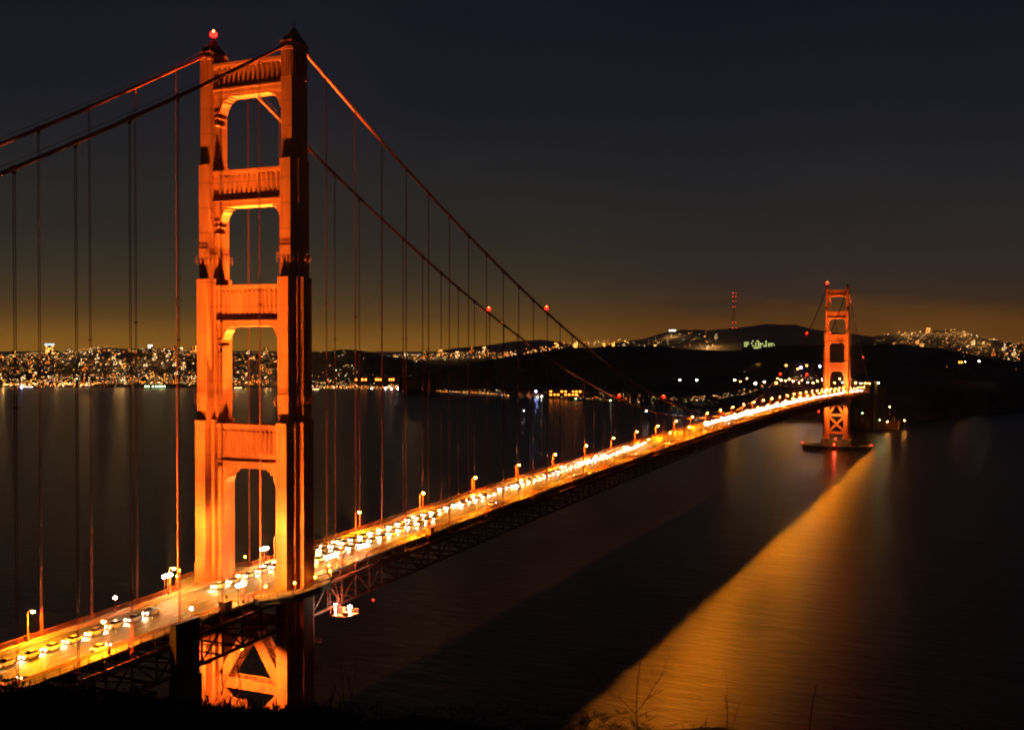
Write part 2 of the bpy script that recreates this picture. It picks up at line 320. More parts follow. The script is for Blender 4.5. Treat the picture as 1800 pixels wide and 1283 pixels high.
def make_tower(yc):
    m = MB(); a = 9.6
    # tower mesh itself: the bracing below the deck and the base strut
    y0, y1 = -2.2, 2.2
    def mem(p, q, w):
        for yy in (y0+.35, y1-.35): m.bar((p[0], yy, p[1]), (q[0], yy, q[1]), .7, w, up=(0, 1, 0))
        L = Vector((q[0]-p[0], 0, q[1]-p[1])); n = int(L.length/1.6)
        nx = Vector((-L.z, 0, L.x)).normalized()
        for sd in (-1, 1):
            o = nx*(sd*(w/2-.12))
            for i in range(n):
                t0, t1 = i/n, (i+1)/n; s_ = 1 if i % 2 else -1
                A = Vector((p[0], 0, p[1]))+L*t0+o; B = Vector((p[0], 0, p[1]))+L*t1+o
                m.bar((A.x, (y0+.7)*s_, A.z), (B.x, -(y0+.7)*s_, B.z), .16, .22)
    def bar2(p, q, w):
        P, Q = Vector((p[0], 0, p[1])), Vector((q[0], 0, q[1])); d = (Q-P).normalized(); nx = Vector((-d.z, 0, d.x))*(w/2)
        for ya, yb in ((y0, y0+.6), (y1-.6, y1)):
            vs = [P+nx, P-nx, Q-nx, Q+nx]
            m.add([(v.x, ya, v.z) for v in vs]+[(v.x, yb, v.z) for v in vs], [(0, 1, 2, 3), (7, 6, 5, 4), (0, 4, 5, 1), (1, 5, 6, 2), (2, 6, 7, 3), (3, 7, 4, 0)])
        L = Q-P; n = max(3, int(L.length/1.5))
        for sd in (-1, 1):
            for i in range(n):
                s_ = 1 if i % 2 else -1; A = P+L*(i/n)+nx*(sd*.93); B = P+L*((i+1)/n)+nx*(sd*.93)
                m.bar((A.x, -1.7*s_, A.z), (B.x, 1.7*s_, B.z), .14, .3)
    bar2((-a, 48.3), (-1.2, 61.3), 2.9); bar2((a, 48.3), (1.2, 61.35), 2.9)
    m.box(-2.8, 2.8, y0-.03, y1+.03, 60, 63.6)
    bar2((-a-.4, 46.6), (a+.4, 46.6), 2.9)
    bar2((-a, 24.4), (a, 44.3), 2.7); bar2((a, 24.42), (-a, 44.28), 2.7)
    m.box(-2, 2, y0-.04, y1+.04, 32.6, 36.2)
    bar2((-a-.4, 22.2), (a+.4, 22.2), 3.4)
    m.box(-a, a, y0+.8, y1-.8, 63.9, 66.2)
    tw = m.build('tower', STEEL, bridge, loc=(0, yc, 0))
    for cx in (-13.72, 13.72):
        g = MB()
        for i, (z0, z1, bars) in enumerate(STG):
            P = cross(bars, cx)
            if i == 0: g.prism(P, 13.9, z1)
            else: g.prism(P, z0-.5, z1)
            if i < 3:                                              # bevelled coping of each setback
                g.prism([(cx+(x-cx)*1.015, y*1.012) for x, y in P], z1-.55, z1-.15)
            for zs in range(int(z0)+6, int(z1)-3, 7): g.prism([(cx+(x-cx)*1.006, y*1.004) for x, y in P], zs, zs+.16)
            for s_ in (-1, 1):                                     # low relief pilasters on the north and south faces
                l = bars[0][1]
                for xx in (-.92, 0., .92): g.box(cx+xx-.035, cx+xx+.035, s_*l-.05 if s_ < 0 else l-.02, s_*l+.02 if s_ < 0 else l+.05, z0+1.2, z1-1.6)
        for s_ in (-1, 1):                                         # fluted crown
            for k in range(5):
                x = cx-1.4+k*.7; g.box(x-.13, x+.13, min(s_*3.6, s_*3.9), max(s_*3.6, s_*3.9), 213.4, 220.6)
            for k in range(9):
                y = -3.2+k*.8; g.box(min(cx+s_*1.6, cx+s_*1.95), max(cx+s_*1.6, cx+s_*1.95), y-.13, y+.13, 213.4, 220.6)
        g.prism(cross([(2.05, 4.0)], cx), 220.7, 221.5); g.prism(cross([(1.9, 3.85)], cx), 221.5, 223.2)
        g.prism(cross([(2.3, 6.9), (3.4, 4.3), (4.9, 2.8)], cx), 13.85, 20.3); g.prism(cross([(2.45, 7.05), (3.55, 4.45), (5.05, 2.95)], cx), 19.6, 20.1)
        leg = g.build('leg', STEEL, tw)
        c = MB()                                                    # dark saddle housing
        c.prism([(cx-1.5, -3.4), (cx+1.5, -3.4), (cx+1.5, 3.4), (cx-1.5, 3.4)], 223.25, 224.6, [(cx-1.35, -3), (cx+1.35, -3), (cx+1.35, 3), (cx-1.35, 3)])
        c.prism([(cx-1.2, -2.6), (cx+1.2, -2.6), (cx+1.2, 2.6), (cx-1.2, 2.6)], 224.6, 226, [(cx-.8, -1.2), (cx+.8, -1.2), (cx+.8, 1.2), (cx-.8, 1.2)])
        c.prism([(cx-.7, -.9), (cx+.7, -.9), (cx+.7, .9), (cx-.7, .9)], 226, 227.2, [(cx-.45, -.5), (cx+.45, -.5), (cx+.45, .5), (cx-.45, .5)])
        if cx > 0:
            c.tube([(cx, 0, 227.2), (cx, 0, 229.4)], .09, 6)
            for dx in (-.35, .35): c.tube([(cx+dx, 0, 227.2), (cx+dx, 0, 228.6)], .06, 5)
            c.tube([(cx-.45, 0, 228.1), (cx+.45, 0, 228.1)], .05, 5)
        for s_ in (-1, 1):
            for yy in (-4.1, 4.1): c.tube([(cx-2, yy, 224.5), (cx+2, yy, 224.5)], .05, 5)
            for k in range(4): c.tube([(cx-2+k*1.33, s_*4.1, 223.2), (cx-2+k*1.33, s_*4.1, 224.5)], .04, 4)
        c.build('saddle_housing', DARKSTEEL, tw)
        for zg, bars in ((164.9, STG[2][2]), (126.1, STG[1][2])):     # galleries round the legs
            w = MB(); big = [(bars[0][0]+.6, bars[0][1]+.7)]+[(x+.6, l+.6) for x, l in bars[1:]]
            P = cross(big, cx); n = len(P)
            for i in range(n):
                p, q = Vector((*P[i], 0)), Vector((*P[(i+1) % n], 0)); ln = (q-p).length
                for h in (0, .75, 1.25): w.bar((p.x, p.y, zg+h), (q.x, q.y, zg+h), .05 if h else .09)
                k = max(1, int(ln/1.3))
                for j in range(k):
                    r = p.lerp(q, j/k); cc = r.lerp(Vector((cx, 0, 0)), .8/max(.8, (r-Vector((cx, 0, 0))).length)); w.bar((r.x, r.y, zg), (cc.x, cc.y, zg), .07); w.bar((r.x, r.y, zg+.12), (r.x, r.y, zg+1.25), .07)
                    d = (q-p).normalized(); nn = Vector((-d.y, d.x, 0))
                    if (r+nn-Vector((cx, 0, 0))).length > (r-Vector((cx, 0, 0))).length: nn = -nn
                    w.bar((r.x, r.y, zg-.12), (r.x+nn.x*.55, r.y+nn.y*.55, zg-1.3), .1)
            w.build('leg_gallery', STEEL, tw)
    # portal struts
    for zt, zr1, zr0, zl, zb, bz in ((219.6, 218.3, 213.9, 212.5, 210.3, 7.), (189.8, 188.6, 183.4, 181.3, 180., 7.2), (157.9, 156.6, 150., 148., 147.1, 7.8), (119.3, 117.6, 111., 108.8, 107., 13.)):
        s = MB(); X = 12.1 if zt > 160 else 11.2 if zt > 130 else 11.
        s.box(-X, X, -2., 2., zb, zt-.3)
        s.box(-X, X, -2.75, 2.75, zt-.9, zt); s.box(-X, X, -2.35, 2.35, zt-1.35, zt-.88)
        s.box(-X, X, -2.6, 2.6, zl-.35, zl+.15)
        s.box(-X, X, -2.2, 2.2, zl-1.6, zl-.36)
        nr = 13
        for sd in (-1, 1):
            for k in range(nr):
                x0 = -X+1.5+k*(2*X-3)/nr; w = (2*X-3)/nr; xm = x0+w/2; yb, yp = sd*1.99, sd*2.55
                vs = [(x0+.12, yb, zr0), (x0+w-.12, yb, zr0), (xm, yp, zr0), (x0+.12, yb, zr1-.9), (x0+w-.12, yb, zr1-.9), (xm, yp, zr1-.15), (xm, yb, zr1)]
                s.add(vs, [(0, 1, 2), (0, 2, 5, 3), (1, 4, 5, 2), (3, 5, 6), (4, 6, 5)])
        for sd in (-1, 1):                                          # stepped brackets in the upper corners of each opening
            k = bz/7.
            st = [(0, 0), (5.2, 0), (5.2, -.4*k), (4.3, -.4*k), (4.3, -.9*k), (3.3, -.9*k), (3.3, -1.5*k), (2.5, -2.4*k), (1.9, -3.9*k), (1.3, -3.9*k), (1.3, -5.*k), (1.15, -5.*k), (1.15, -5.4*k), (.75, -5.4*k), (.75, -7.*k), (.5, -7.3*k), (0, -7.3*k)]
            pts = [(sd*(X-x), zb+.02+z) for x, z in st]
            if sd > 0: pts.reverse()
            s.prismY(pts, -1.75, 1.75)
            for zz, dx in ((-3.9, 1.75), (-5.4, 1.6), (-7.3, 1.3)):
                xa, xb = sorted((sd*X, sd*(X-dx))); s.box(xa, xb, -1.95, 1.95, zb+zz*k-.35, zb+zz*k)
        s.build('portal_strut', STEEL, tw)
    return tw
tN = make_tower(0); tS = tN.copy(); COL.objects.link(tS); tS.location = (0, 1280.16, 0)
for ch in tN.children:
    c = ch.copy(); COL.objects.link(c); c.parent = tS
for yc, lab in ((0, 'low concrete pier under the near tower'), (1280.16, 'ribbed concrete pier inside the oval fender')):
    p = MB()
    for cx in (-13.72, 13.72):
        p.box(cx-5.9, cx+5.9, -8.4, 8.4, -5, 13.3); p.box(cx-6.2, cx+6.2, -8.7, 8.7, 12.6, 13.85)
        for k in range(7): p.box(cx-5.4+k*1.7, cx-5.4+k*1.7+.5, -8.65, 8.65, 4, 12.4)
    p.box(-8, 8, -5, 5, -5, 11.8)
    p.build('pier', PIERC, bridge, loc=(0, yc, 0))
f = MB(); ring = []; ns = 72
for r0, r1, z0, z1 in ((1., .93, -6, 4.6), (1.02, .925, 4.6, 5.3)):
    vs = []
    for k in range(ns):
        a = 2*math.pi*k/ns
        for q, z in ((r0, z0), (r0, z1), (r1, z1), (r1, z0)): vs.append((46*q*cos(a), 24*q*sin(a), z))
    f.add(vs, [(k*4+j, ((k+1) % ns)*4+j, ((k+1) % ns)*4+(j+1) % 4, k*4+(j+1) % 4) for k in range(ns) for j in range(4)])
f.build('pier_fender', PIERC, bridge, loc=(0, 1280.16, 0))
f = MB(); f.bar((0, -24, 5.3), (0, -8.6, 9), 1.2, .4); f.box(-.6, .6, -24.6, -23.4, 0, 9.5); f.build('access_ladder', TRUSS, bridge, loc=(0, 1280.16, 0))
# cables, hangers
def ysamples(a, b, st):
    n = max(1, round((b-a)/st)); return [a+(b-a)*i/n for i in range(n+1)]
for X in (-13.72, 13.72):
    c = MB(); c.tube([(X, y, zc(y)) for y in ysamples(-343, 0, 7.62)[:-1]+ysamples(0, 1280.16, 7.62)[:-1]+ysamples(1280.16, 1623, 7.62)], .46, 10)
    mc = c.build('main_cable', CABLE, bridge, smooth=True)
    h = MB()
    for dx in (-.42, .42):
        h.tube([(X+dx, y, zc(y)+1.35) for y in ysamples(-343, 0, 15.24)[:-1]+ysamples(0, 1280.16, 15.24)[:-1]+ysamples(1280.16, 1623, 15.24)], .03, 4)
    h.build('hand_rope', CABLE, mc)
def hanger(mb, X, y, dy=0):
    zt, zb = zc(y), rz(y)-1.2
    if zt-zb < 1.5: return
    sl = math.atan((zc(y+1)-zc(y-1))/2); d = Vector((0, cos(sl), sin(sl)))
    P = Vector((X, y-dy, zt))
    mb.tube([P-d*.62, P-d*.5, P+d*.5, P+d*.62], [.5, .62, .62, .5], 8)
    mb.box(X-.16, X+.16, y-dy-.4, y-dy+.4, zt-1.15, zt-.4)
    for s_ in (-1, 1):
        mb.tube([(X, y-dy+s_*.25, zt-.4), (X, y-dy+s_*.25, zb)], .085, 5)
    if zt-zb > 50: mb.box(X-.2, X+.2, y-dy-.45, y-dy+.45, zb+.55*(zt-zb), zb+.55*(zt-zb)+.35)
hk = [(X, k*PN) for k in list(range(-22, 0))+list(range(1, 84))+list(range(85, 106)) for X in (-13.72, 13.72)]
seen = [(X, y) for X, y in hk if y > -125]
seen.sort(key=lambda p: (p[1]+240)**2+(p[0]-185)**2)
near = seen[:100]
for X, y in near:
    m = MB(); hanger(m, X, 0 if False else y); m.build('suspender', HANG_DIM if y > 0 else CABLE, bridge)  # dimmed paint past the tower, plain cable paint before it
m = MB()
for X, y in seen[100:]: hanger(m, X, y)
o = m.build('suspenders', HANG_DIM, bridge); o['kind'] = 'stuff'
# deck swept along the bridge
YA = ysamples(-343, 0, 7.62)[:-1]+ysamples(0, 1280.16, 7.62)[:-1]+ysamples(1280.16, 1760, 7.62)
def sweep(prof, ys, mb=None):
    mb = mb or MB(); n = len(prof)
    mb.add([(x, y, rz(y)+z) for y in ys for x, z in prof],
           [(i*n+j, i*n+(j+1) % n, (i+1)*n+(j+1) % n, (i+1)*n+j) for i in range(len(ys)-1) for j in range(n)]+[tuple(range(n-1, -1, -1)), tuple((len(ys)-1)*n+j for j in range(n))])
    return mb
def rect(x0, x1, z0, z1): return [(x0, z1), (x0, z0), (x1, z0), (x1, z1)]
sweep(rect(-9.45, 9.45, -.35, 0), YA).build('roadway', ASPH, bridge)
def sp(x, a, b): return [y for y in YA if a <= y <= b]
for sx in (-1, 1):
    x0, x1 = sorted((sx*9.47, sx*12.75))
    w = sweep(rect(x0, x1, -.4, .26), YA)
    for yc in (0, 1280.16):                                         # the walkway widens round each tower leg
        P = [(12.7, -17), (17.2, -12.6), (19.6, -9), (20.6, -3), (20.6, 3), (19.6, 9), (17.2, 12.6), (12.7, 17)]
        P = [(sx*x, y+yc) for x, y in P]
        if sx < 0: P.reverse()
        w.prism(P, rz(yc)-.35, rz(yc)+.27)
        w.prism([(sx*12.6+(x-sx*12.6)*.97, yc+(y-yc)*.96) for x, y in P], rz(yc)-1.6, rz(yc)-.36)
    w.build('walkway', WALK, bridge)
    r = MB()                                                        # outer railing with pickets
    def rail(p, q, zp, zq, st=.45):
        p, q = Vector((*p, zp)), Vector((*q, zq)); up = Vector((0, 0, 1))
        r.bar(p+up*1.28, q+up*1.28, .16, .12); r.bar(p+up*.22, q+up*.22, .08, .10)
        n = max(1, int((q-p).length/st))
        for i in range(n):
            t = p.lerp(q, i/n); big = i % 8 == 0
            s2 = .11 if big else .05
            r.box(t.x-s2/2, t.x+s2/2, t.y-s2*1.2, t.y+s2*1.2, t.z+(-.5 if big else .22), t.z+1.25)
    Xr = sx*12.7
    for a, b in zip(YA, YA[1:]):
        if b <= -130 or a > 1630: continue
        for yc in (0, 1280.16):
            if abs((a+b)/2-yc) < 17: break
        else: rail((Xr, a), (Xr, b), rz(a)+.26, rz(b)+.26, .45 if a < 400 else 1.0)
    for yc in (0, 1280.16):
        P = [(12.7, -19), (12.7, -17), (17.1, -12.5), (19.5, -8.9), (20.4, -3), (20.4, 3), (19.5, 8.9), (17.1, 12.5), (12.7, 17), (12.7, 19)]
        for p, q in zip(P, P[1:]): rail((sx*p[0], p[1]+yc), (sx*q[0], q[1]+yc), rz(yc)+.27, rz(yc)+.27)
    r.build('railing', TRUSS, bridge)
    sweep(rect(sx*9.6-.06, sx*9.6+.06, .7, .92), [y for y in YA if -130 < y < 1640], sweep(rect(sx*9.6-.05, sx*9.6+.05, .42, .52), [y for y in YA if -130 < y < 1640])).build('kerb_rail', KIOSK, bridge)
    # stiffening truss: chords, posts, diagonals
    t = MB(); Xt = sx*13.72; h = PN/2
    ys_ = [y for y in YA if -343 <= y <= 1630]
    for zo, s_ in ((-2.5, .55), (-9.9, .6)): sweep(rect(Xt-s_/2, Xt+s_/2, zo-.35, zo+.35), ys_, t)
    for i, (a, b) in enumerate(zip(ys_, ys_[1:])):
        za, zb = rz(a), rz(b)
        t.bar((Xt, a, za-2.8), (Xt, a, za-9.6), .3, .45, up=(1, 0, 0))
        if i % 2: t.bar((Xt, a, za-2.8), (Xt, b, zb-9.6), .3, .42, up=(1, 0, 0))
        else: t.bar((Xt, a, za-9.6), (Xt, b, zb-2.8), .3, .42, up=(1, 0, 0))
        t.bar((Xt, a, za-2.2), (sx*9.5, a, za-.4), .25, .4)
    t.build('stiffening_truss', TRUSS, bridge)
u = MB()
for i, y in enumerate(y for y in YA if y <= 1630):                      # floor beams and lower wind bracing
    z = rz(y); u.box(-13.45, 13.45, y-.2, y+.2, z-2.75, z-.45) if abs(y) > 4 and abs(y-1280) > 4 else None
    if abs(y) > 9 and abs(y-1280) > 9:
        u.bar((-13.4, y, z-9.9), (13.4, y, z-9.9), .3, .5)
        if y < 500: u.bar((-13.4, y, z-9.9), (13.4 if i % 2 else 0, y+7.62, rz(y+7.62)-9.9), .25, .3); u.bar((13.4, y, z-2.9), (0, y, z-9.7), .25, .3); u.bar((-13.4, y, z-2.9), (0, y, z-9.7), .25, .3)
for x in (-8, -4.8, -1.6, 1.6, 4.8, 8): sweep(rect(x-.2, x+.2, -1.1, -.36), [y for y in YA if y < 1630], u)
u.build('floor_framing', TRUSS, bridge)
lm = MB()
for x in (-6.3, -3.15, 0, 3.15, 6.3):
    y = -120
    while y < 1620:
        L_ = 3.6; z = rz(y+1.8)+.012
        lm.add([(x-.08, y, rz(y)+.02), (x+.08, y, rz(y)+.02), (x+.08, y+L_, rz(y+L_)+.02), (x-.08, y+L_, rz(y+L_)+.02)], [(0, 1, 2, 3)]); y += 12
        lm.box(x-.09, x+.09, y-4, y-3.85, rz(y-4), rz(y-4)+.55) if x in (0,) and y < 500 else None
lm.build('lane_markings', PAINTW, bridge)
# south pylons and the approach
for yc, h in ((1623, 84), (1665, 80)):
    p = MB()
    for sx in (-1, 1):
        p.box(sx*16-3, sx*16+3, yc-6, yc+6, -4, h); p.box(sx*16-2.4, sx*16+2.4, yc-5, yc+5, h, h+3)
    p.box(-13, 13, yc-5.5, yc+5.5, 40, 57); p.build('pylon', CONC, bridge)
p = MB(); p.box(-14, 14, 1672, 1790, -3, 57.5); p.build('anchorage', CONC, bridge)
p = MB()
for sx in (-1, 1): p.box(sx*15.5-3, sx*15.5+3, -350, -338, 20, 84)
p.box(-12.4, 12.4, -349, -339, 20, 57); p.build('pylon', CONC, bridge)
# ------------------------------------------------------------------ lamps
def light(name, kind, loc, power, color, parent=None, **k):
    l = bpy.data.lights.new(name, kind); l.energy = power; l.color = color
    tgt = k.pop('target', None); loc = Vector(loc)
    for a, b in k.items(): setattr(l, a, b)
    o = bpy.data.objects.new(name, l); COL.objects.link(o); o.location = loc
    if tgt is not None: o.rotation_euler = (Vector(tgt)-loc).to_track_quat('-Z', 'Y').to_euler()
    if parent: o.parent = parent
    return o
def ordn(i):
    w = ['first', 'second', 'third', 'fourth', 'fifth', 'sixth', 'seventh', 'eighth', 'ninth', 'tenth', 'eleventh', 'twelfth', 'thirteenth', 'fourteenth', 'fifteenth', 'sixteenth', 'seventeenth', 'eighteenth', 'nineteenth']
    t = {20: 'twentieth', 30: 'thirtieth', 40: 'fortieth'}
    if i <= 19: return w[i-1]
    if i in t: return t[i]
    return {2: 'twenty-', 3: 'thirty-', 4: 'forty-'}[i//10]+w[i % 10-1]
def lamp_proto():
    e = empty('street_lamp'); m = MB()
    m.tube([(0, 0, 0), (0, 0, 3.4), (0, 0, 6.3), (-.18, 0, 6.95), (-.6, 0, 7.25), (-1.2, 0, 7.3)], [.17, .13, .11, .1, .09, .08], 8); m.box(-.25, .25, -.25, .25, 0, .9)
    m.build('lamp_pole', POLE, e, smooth=False)
    m = MB(); m.tube([(-1.05, 0, 7.3), (-1.3, 0, 7.32), (-1.9, 0, 7.28), (-2.1, 0, 7.26)], [.1, .14, .16, .08], 8); m.build('lamp_hood', POLE, e)
    m = MB(); m.lathe([(.12, -.36), (.36, -.24), (.46, -.02), (.36, .12)], (0, 0, 0), 10); m.build('lamp_glass', E_SOD, e, loc=(-1.62, 0, 7.06))
    return e
LP = lamp_proto(); first = True
PW = 47000.
lys = [25.3+45.72*n for n in range(-3, 34)]
for sx, side in ((-1, 'far left'), (1, 'near right')):
    kb = ka = 0
    for y in sorted(lys, key=lambda t: abs(t)):
        if first: o = LP; first = False
        else: o = copy_tree(LP)
        o.location = (sx*12.2, y, rz(y)+.26); o.rotation_euler = (0, 0, 0 if sx > 0 else math.pi)
        if y < 0: kb += 1; where = f'{ordn(kb)} orange street lamp before the near tower on the {side} kerb of the deck'
        else:
            ka += 1; where = f'{ordn(ka)} orange street lamp past the near tower on the {side} kerb of the deck'
        tag(o, where, 'street lamp', 'street lamps along the bridge deck')
        light('lamp_light', 'SPOT', (-1.62, 0, 6.68), PW if y > -80 else PW*.8, SOD, o, spot_size=R(168), spot_blend=.25, shadow_soft_size=.22)
        bpy.context.scene.collection.objects[-1].rotation_euler = (0, 0, 0)
# floodlight clusters at the towers
def flood_cluster(loc, n, aims, lab, power, dirx=1, glass=None, h=4.2):
    e = empty('floodlight_cluster', loc); tag(e, lab, 'floodlight', 'white floodlight clusters by the towers')
    m = MB(); gl = glass or E_FLD
    for k in range(n):
        y = (k-(n-1)/2)*1.15; m.tube([(0, y, 0), (0, y, h)], .1, 6); m.box(-.3, .3, y-.3, y+.3, h-.15, h+.05)
    m.bar((0, -(n-1)*.58, h*.55), (0, (n-1)*.58, h*.55), .1)
    m.build('mast', POLE, e)
    for k in range(n):
        y = (k-(n-1)/2)*1.15; g = MB(); g.lathe([(.2, -.4), (.52, -.16), (.56, .14), (.24, .42)], (0, y, h+.35), 10); g.build('floodlight_head', gl, e)
    for tx, ty, tz, sz, pw in aims:
        light('floodlight_beam', 'SPOT', (0, 0, h+.75), power*pw, (1., .42, .07), e, spot_size=R(sz), spot_blend=.9, shadow_soft_size=.35, target=(0, 0, 0))
        b = COL.objects[-1]; P = Vector(loc)+Vector((0, 0, h+.75)); b.rotation_euler = (Vector((tx, ty, tz))-P).to_track_quat('-Z', 'Y').to_euler()
    return e
FP = 1.3e6
for yc, who, ms in ((0, 'near', 1.), (1280.16, 'far', 1.)):
    zz = rz(yc)+.3
    def aims(y, lx):
        return [(x, yc+y, z, s, p) for x in (-13.7, 13.7) for z, s, p in ((82, 110, .14), (104, 60, .28), (150, 34, .62), (185, 24, 1.0), (212, 20, 1.15))]
    flood_cluster((-12.3, yc-21, zz), 3, aims(-4, 0), f'bright floodlight cluster on the left walkway just before the {who} tower', FP*ms)
    flood_cluster((12.3, yc-21.5, zz), 3, aims(-4, 0), f'bright floodlight cluster on the right walkway just before the {who} tower', FP*ms)
    flood_cluster((-12.3, yc+20.5, zz), 3, [(0, yc+4, 100, 70, .5), (0, yc+4, 165, 50, 1.5)], f'bright floodlight cluster on the left walkway just behind the {who} tower', FP*ms)
    flood_cluster((12.6, yc+19.5, zz), 4, [(13, yc+4, 100, 70, .4), (0, yc+4, 165, 50, 1.5)], f'bright floodlight cluster on the right walkway just behind the {who} tower', FP*ms)
    flood_cluster((12.6, yc+37, zz), 4, [(0, yc+4, 190, 40, 2.)], f'farther bright floodlight cluster on the right walkway past the {who} tower', FP*ms)
    # lamps hung under the deck that light the bracing and legs
    for x in (-9., 9.):
        o = light('under_deck_light', 'SPOT', (x, yc-17, 61.5), 1.0e5, (1., .42, .08), None, spot_size=R(118), spot_blend=.8, shadow_soft_size=.3, target=(x*.8, yc-2, 34))
        q = empty('underdeck_floodlight', (x, yc-17, 61.7)); tag(q, f'small floodlight hung below the deck on the {"left" if x < 0 else "right"} side in front of the {who} tower', 'floodlight')
        m = MB(); m.box(-.35, .35, -.3, .3, .1, .5); m.tube([(0, 0, .5), (0, 0, 2.2)], .06, 5); m.build('housing', POLE, q)
        m = MB(); m.lathe([(.3, 0), (.32, .09)], (0, 0, 0), 8); m.build('glass', E_YEL, q)
        o.parent = q; o.location = (0, 0, -.15)
# two mauve-white single lamps before the tower
for x, y, lab in ((-12.4, -39.5, 'white lamp alone on the left walkway before the near tower'), (12.5, -40.3, 'white lamp above the dark sheeted tower on the right walkway')):
    e = empty('post_lamp', (x, y, rz(y)+.26)); tag(e, lab, 'post lamp')
    m = MB(); m.tube([(0, 0, 0), (0, 0, 3.3)], .1, 6); m.box(-.2, .2, -.2, .2, 0, .4); m.build('lamp_pole', POLE, e)
    m = MB(); m.lathe([(.1, -.3), (.34, -.15), (.36, .1), (.12, .34)], (0, 0, 3.6), 10); m.build('lamp_glass', E_FLD, e)
    light('lamp_light', 'POINT', (0, 0, 3.7), 1200, (1., .6, .4), e, shadow_soft_size=.36)
# yellow globes round the tower walkway
gk = 0
for yc, who in ((0, 'near'), (1280.16, 'far')):
    for sx, sd in ((-1, 'left'), (1, 'right')):
        for x, y, wd in ((14.8, -14.6, 'front corner'), (19.4, -8.3, 'front bend'), (20.2, 0, 'middle'), (19.4, 8.3, 'rear bend'), (14.8, 14.6, 'rear corner')):
            e = empty('globe_lamp', (sx*x, yc+y, rz(yc)+.27)); tag(e, f'yellow globe lamp, {wd} of the walkway round the {who} tower\'s {sd} leg', 'globe lamp', 'yellow globe lamps round the tower legs')
            m = MB(); m.tube([(0, 0, 0), (0, 0, 2.7)], .08, 6); m.lathe([(.16, 0), (.1, .5)], (0, 0, 0), 8); m.build('lamp_pole', POLE, e)
            m = MB(); m.lathe([(.08, -.3), (.24, -.2), (.31, 0), (.24, .2), (.06, .3)], (0, 0, 3.), 10); m.build('lamp_globe', E_YEL, e)
            light('lamp_light', 'POINT', (0, 0, 3.), 1300, (1., .5, .1), e, shadow_soft_size=.3)
# red beacons on the cables and tower tops
def beacon(loc, lab, r=.55, mat=None, core=True):
    e = empty('beacon', loc); tag(e, lab, 'beacon', 'red warning beacons')
    m = MB(); m.tube([(0, 0, 0), (0, 0, .7)], .1, 6); m.lathe([(.3, .6), (.3, .75)], (0, 0, 0), 8); m.build('bracket', DARKSTEEL, e)
    m = MB(); m.lathe([(r*.5, -r*.7), (r, -r*.2), (r, r*.4), (r*.4, r*.9)], (0, 0, .8+r*.7), 10); m.build('red_lens', mat or E_RED, e)
    if core:
        m = MB(); m.lathe([(r*.14, 0), (r*.3, r*.18), (r*.14, r*.5)], (0, 0, .8+r*1.6), 8); m.build('lamp_core', E_REDHOT, e)
    return e
for sx, sd in ((-1, 'left'), (1, 'right')):
    for y, w in ((182, 'high on its drop from the near tower'), (365, 'low on its drop from the near tower'), (640, 'at its lowest point mid span'), (915, 'low on its rise to the far tower'), (1098, 'high on its rise to the far tower'), (1487, 'beyond the far tower')):
        beacon((sx*13.72, y, zc(y)+.4), f'red beacon on the {sd} main cable, {w}', (.72 if y < 500 else .85) if y != 640 else .35)
light('beacon_light', 'POINT', beacon((-13.72, 0, 227.2), 'large red beacon on top of the left leg of the near tower', 1.0), 9000, (1, .05, .02), None) if False else None
for yc, w in ((0, 'near'), (1280.16, 'far')):
    b = beacon((-13.72, yc, 227.2), f'large red beacon on top of the left leg of the {w} tower', 1. if yc == 0 else 1.3)
    light('beacon_light', 'POINT', (0, 0, 3.2), 6000, (1, .06, .03), b, shadow_soft_size=.4)
for x, y, z, w in ((-46, 1280, 5.3, 'left tip of the oval pier fender'), (46, 1280, 5.3, 'right tip of the oval pier fender'), (0, 1255.5, 5.5, 'front of the oval pier fender'), (0, 1271, 13, 'front of the far pier between the legs')):
    beacon((x, y, z), f'red beacon at the {w}', .7)
light('beacon_light', 'POINT', (0, 1255, 8.5), 9000, (1, .05, .02), None, shadow_soft_size=.4)
COL.objects[-1].parent = bpy.data.objects['beacon.017'] if False else None
beacon((19.5, 31, 64.2), 'red beacon hanging in the dark beside the lit work platform', .22)
beacon((14.6, 1000, 66), 'red beacon under the deck short of the far tower', .7)
# work platform below the walkway, behind the near tower
e = empty('work_platform', (17.6, 17.5, 63.6)); tag(e, 'lit work platform hung below the deck just behind the near tower', 'platform')
m = MB(); m.prism([(-2.6, -3), (2.6, -3), (3.4, -1.5), (3.4, 3), (-2.6, 3)], 0, .3); m.build('floor', KIOSK, e)
m = MB()
for x, y in ((-2.5, -2.9), (2.5, -2.9), (3.3, 2.9), (-2.5, 2.9), (0, -2.9), (0, 2.9), (3.3, 0)):
    m.tube([(x, y, .3), (x, y, 1.5)], .06, 5)
for h in (.9, 1.5):
    m.tube([(-2.5, -2.9, h), (2.5, -2.9, h), (3.3, -1.5, h), (3.3, 2.9, h), (-2.5, 2.9, h)], .05, 5)
m.build('guard_rail', KIOSK, e)
m = MB()
for x, y in ((-2.3, -2.6), (-2.3, 2.6), (-.6, 0)): m.tube([(x, y, .3), (-3.6, y*.6, 8.6)], .12, 5)
m.build('hanger_frame', TRUSS, e)
for k, (x, y, s, h) in enumerate(((-1.2, 1.2, .8, 1.5), (1.8, -1.2, .7, .9), (-2., -1.6, .6, 1.9))):
    m = MB(); m.box(x-s, x+s, y-s*.8, y+s*.8, .3, .3+h); m.box(x-s*1.05, x+s*1.05, y-s*.85, y+s*.85, .3+h, .42+h); m.build('equipment_box', SIGNY if k == 1 else KIOSK, e)
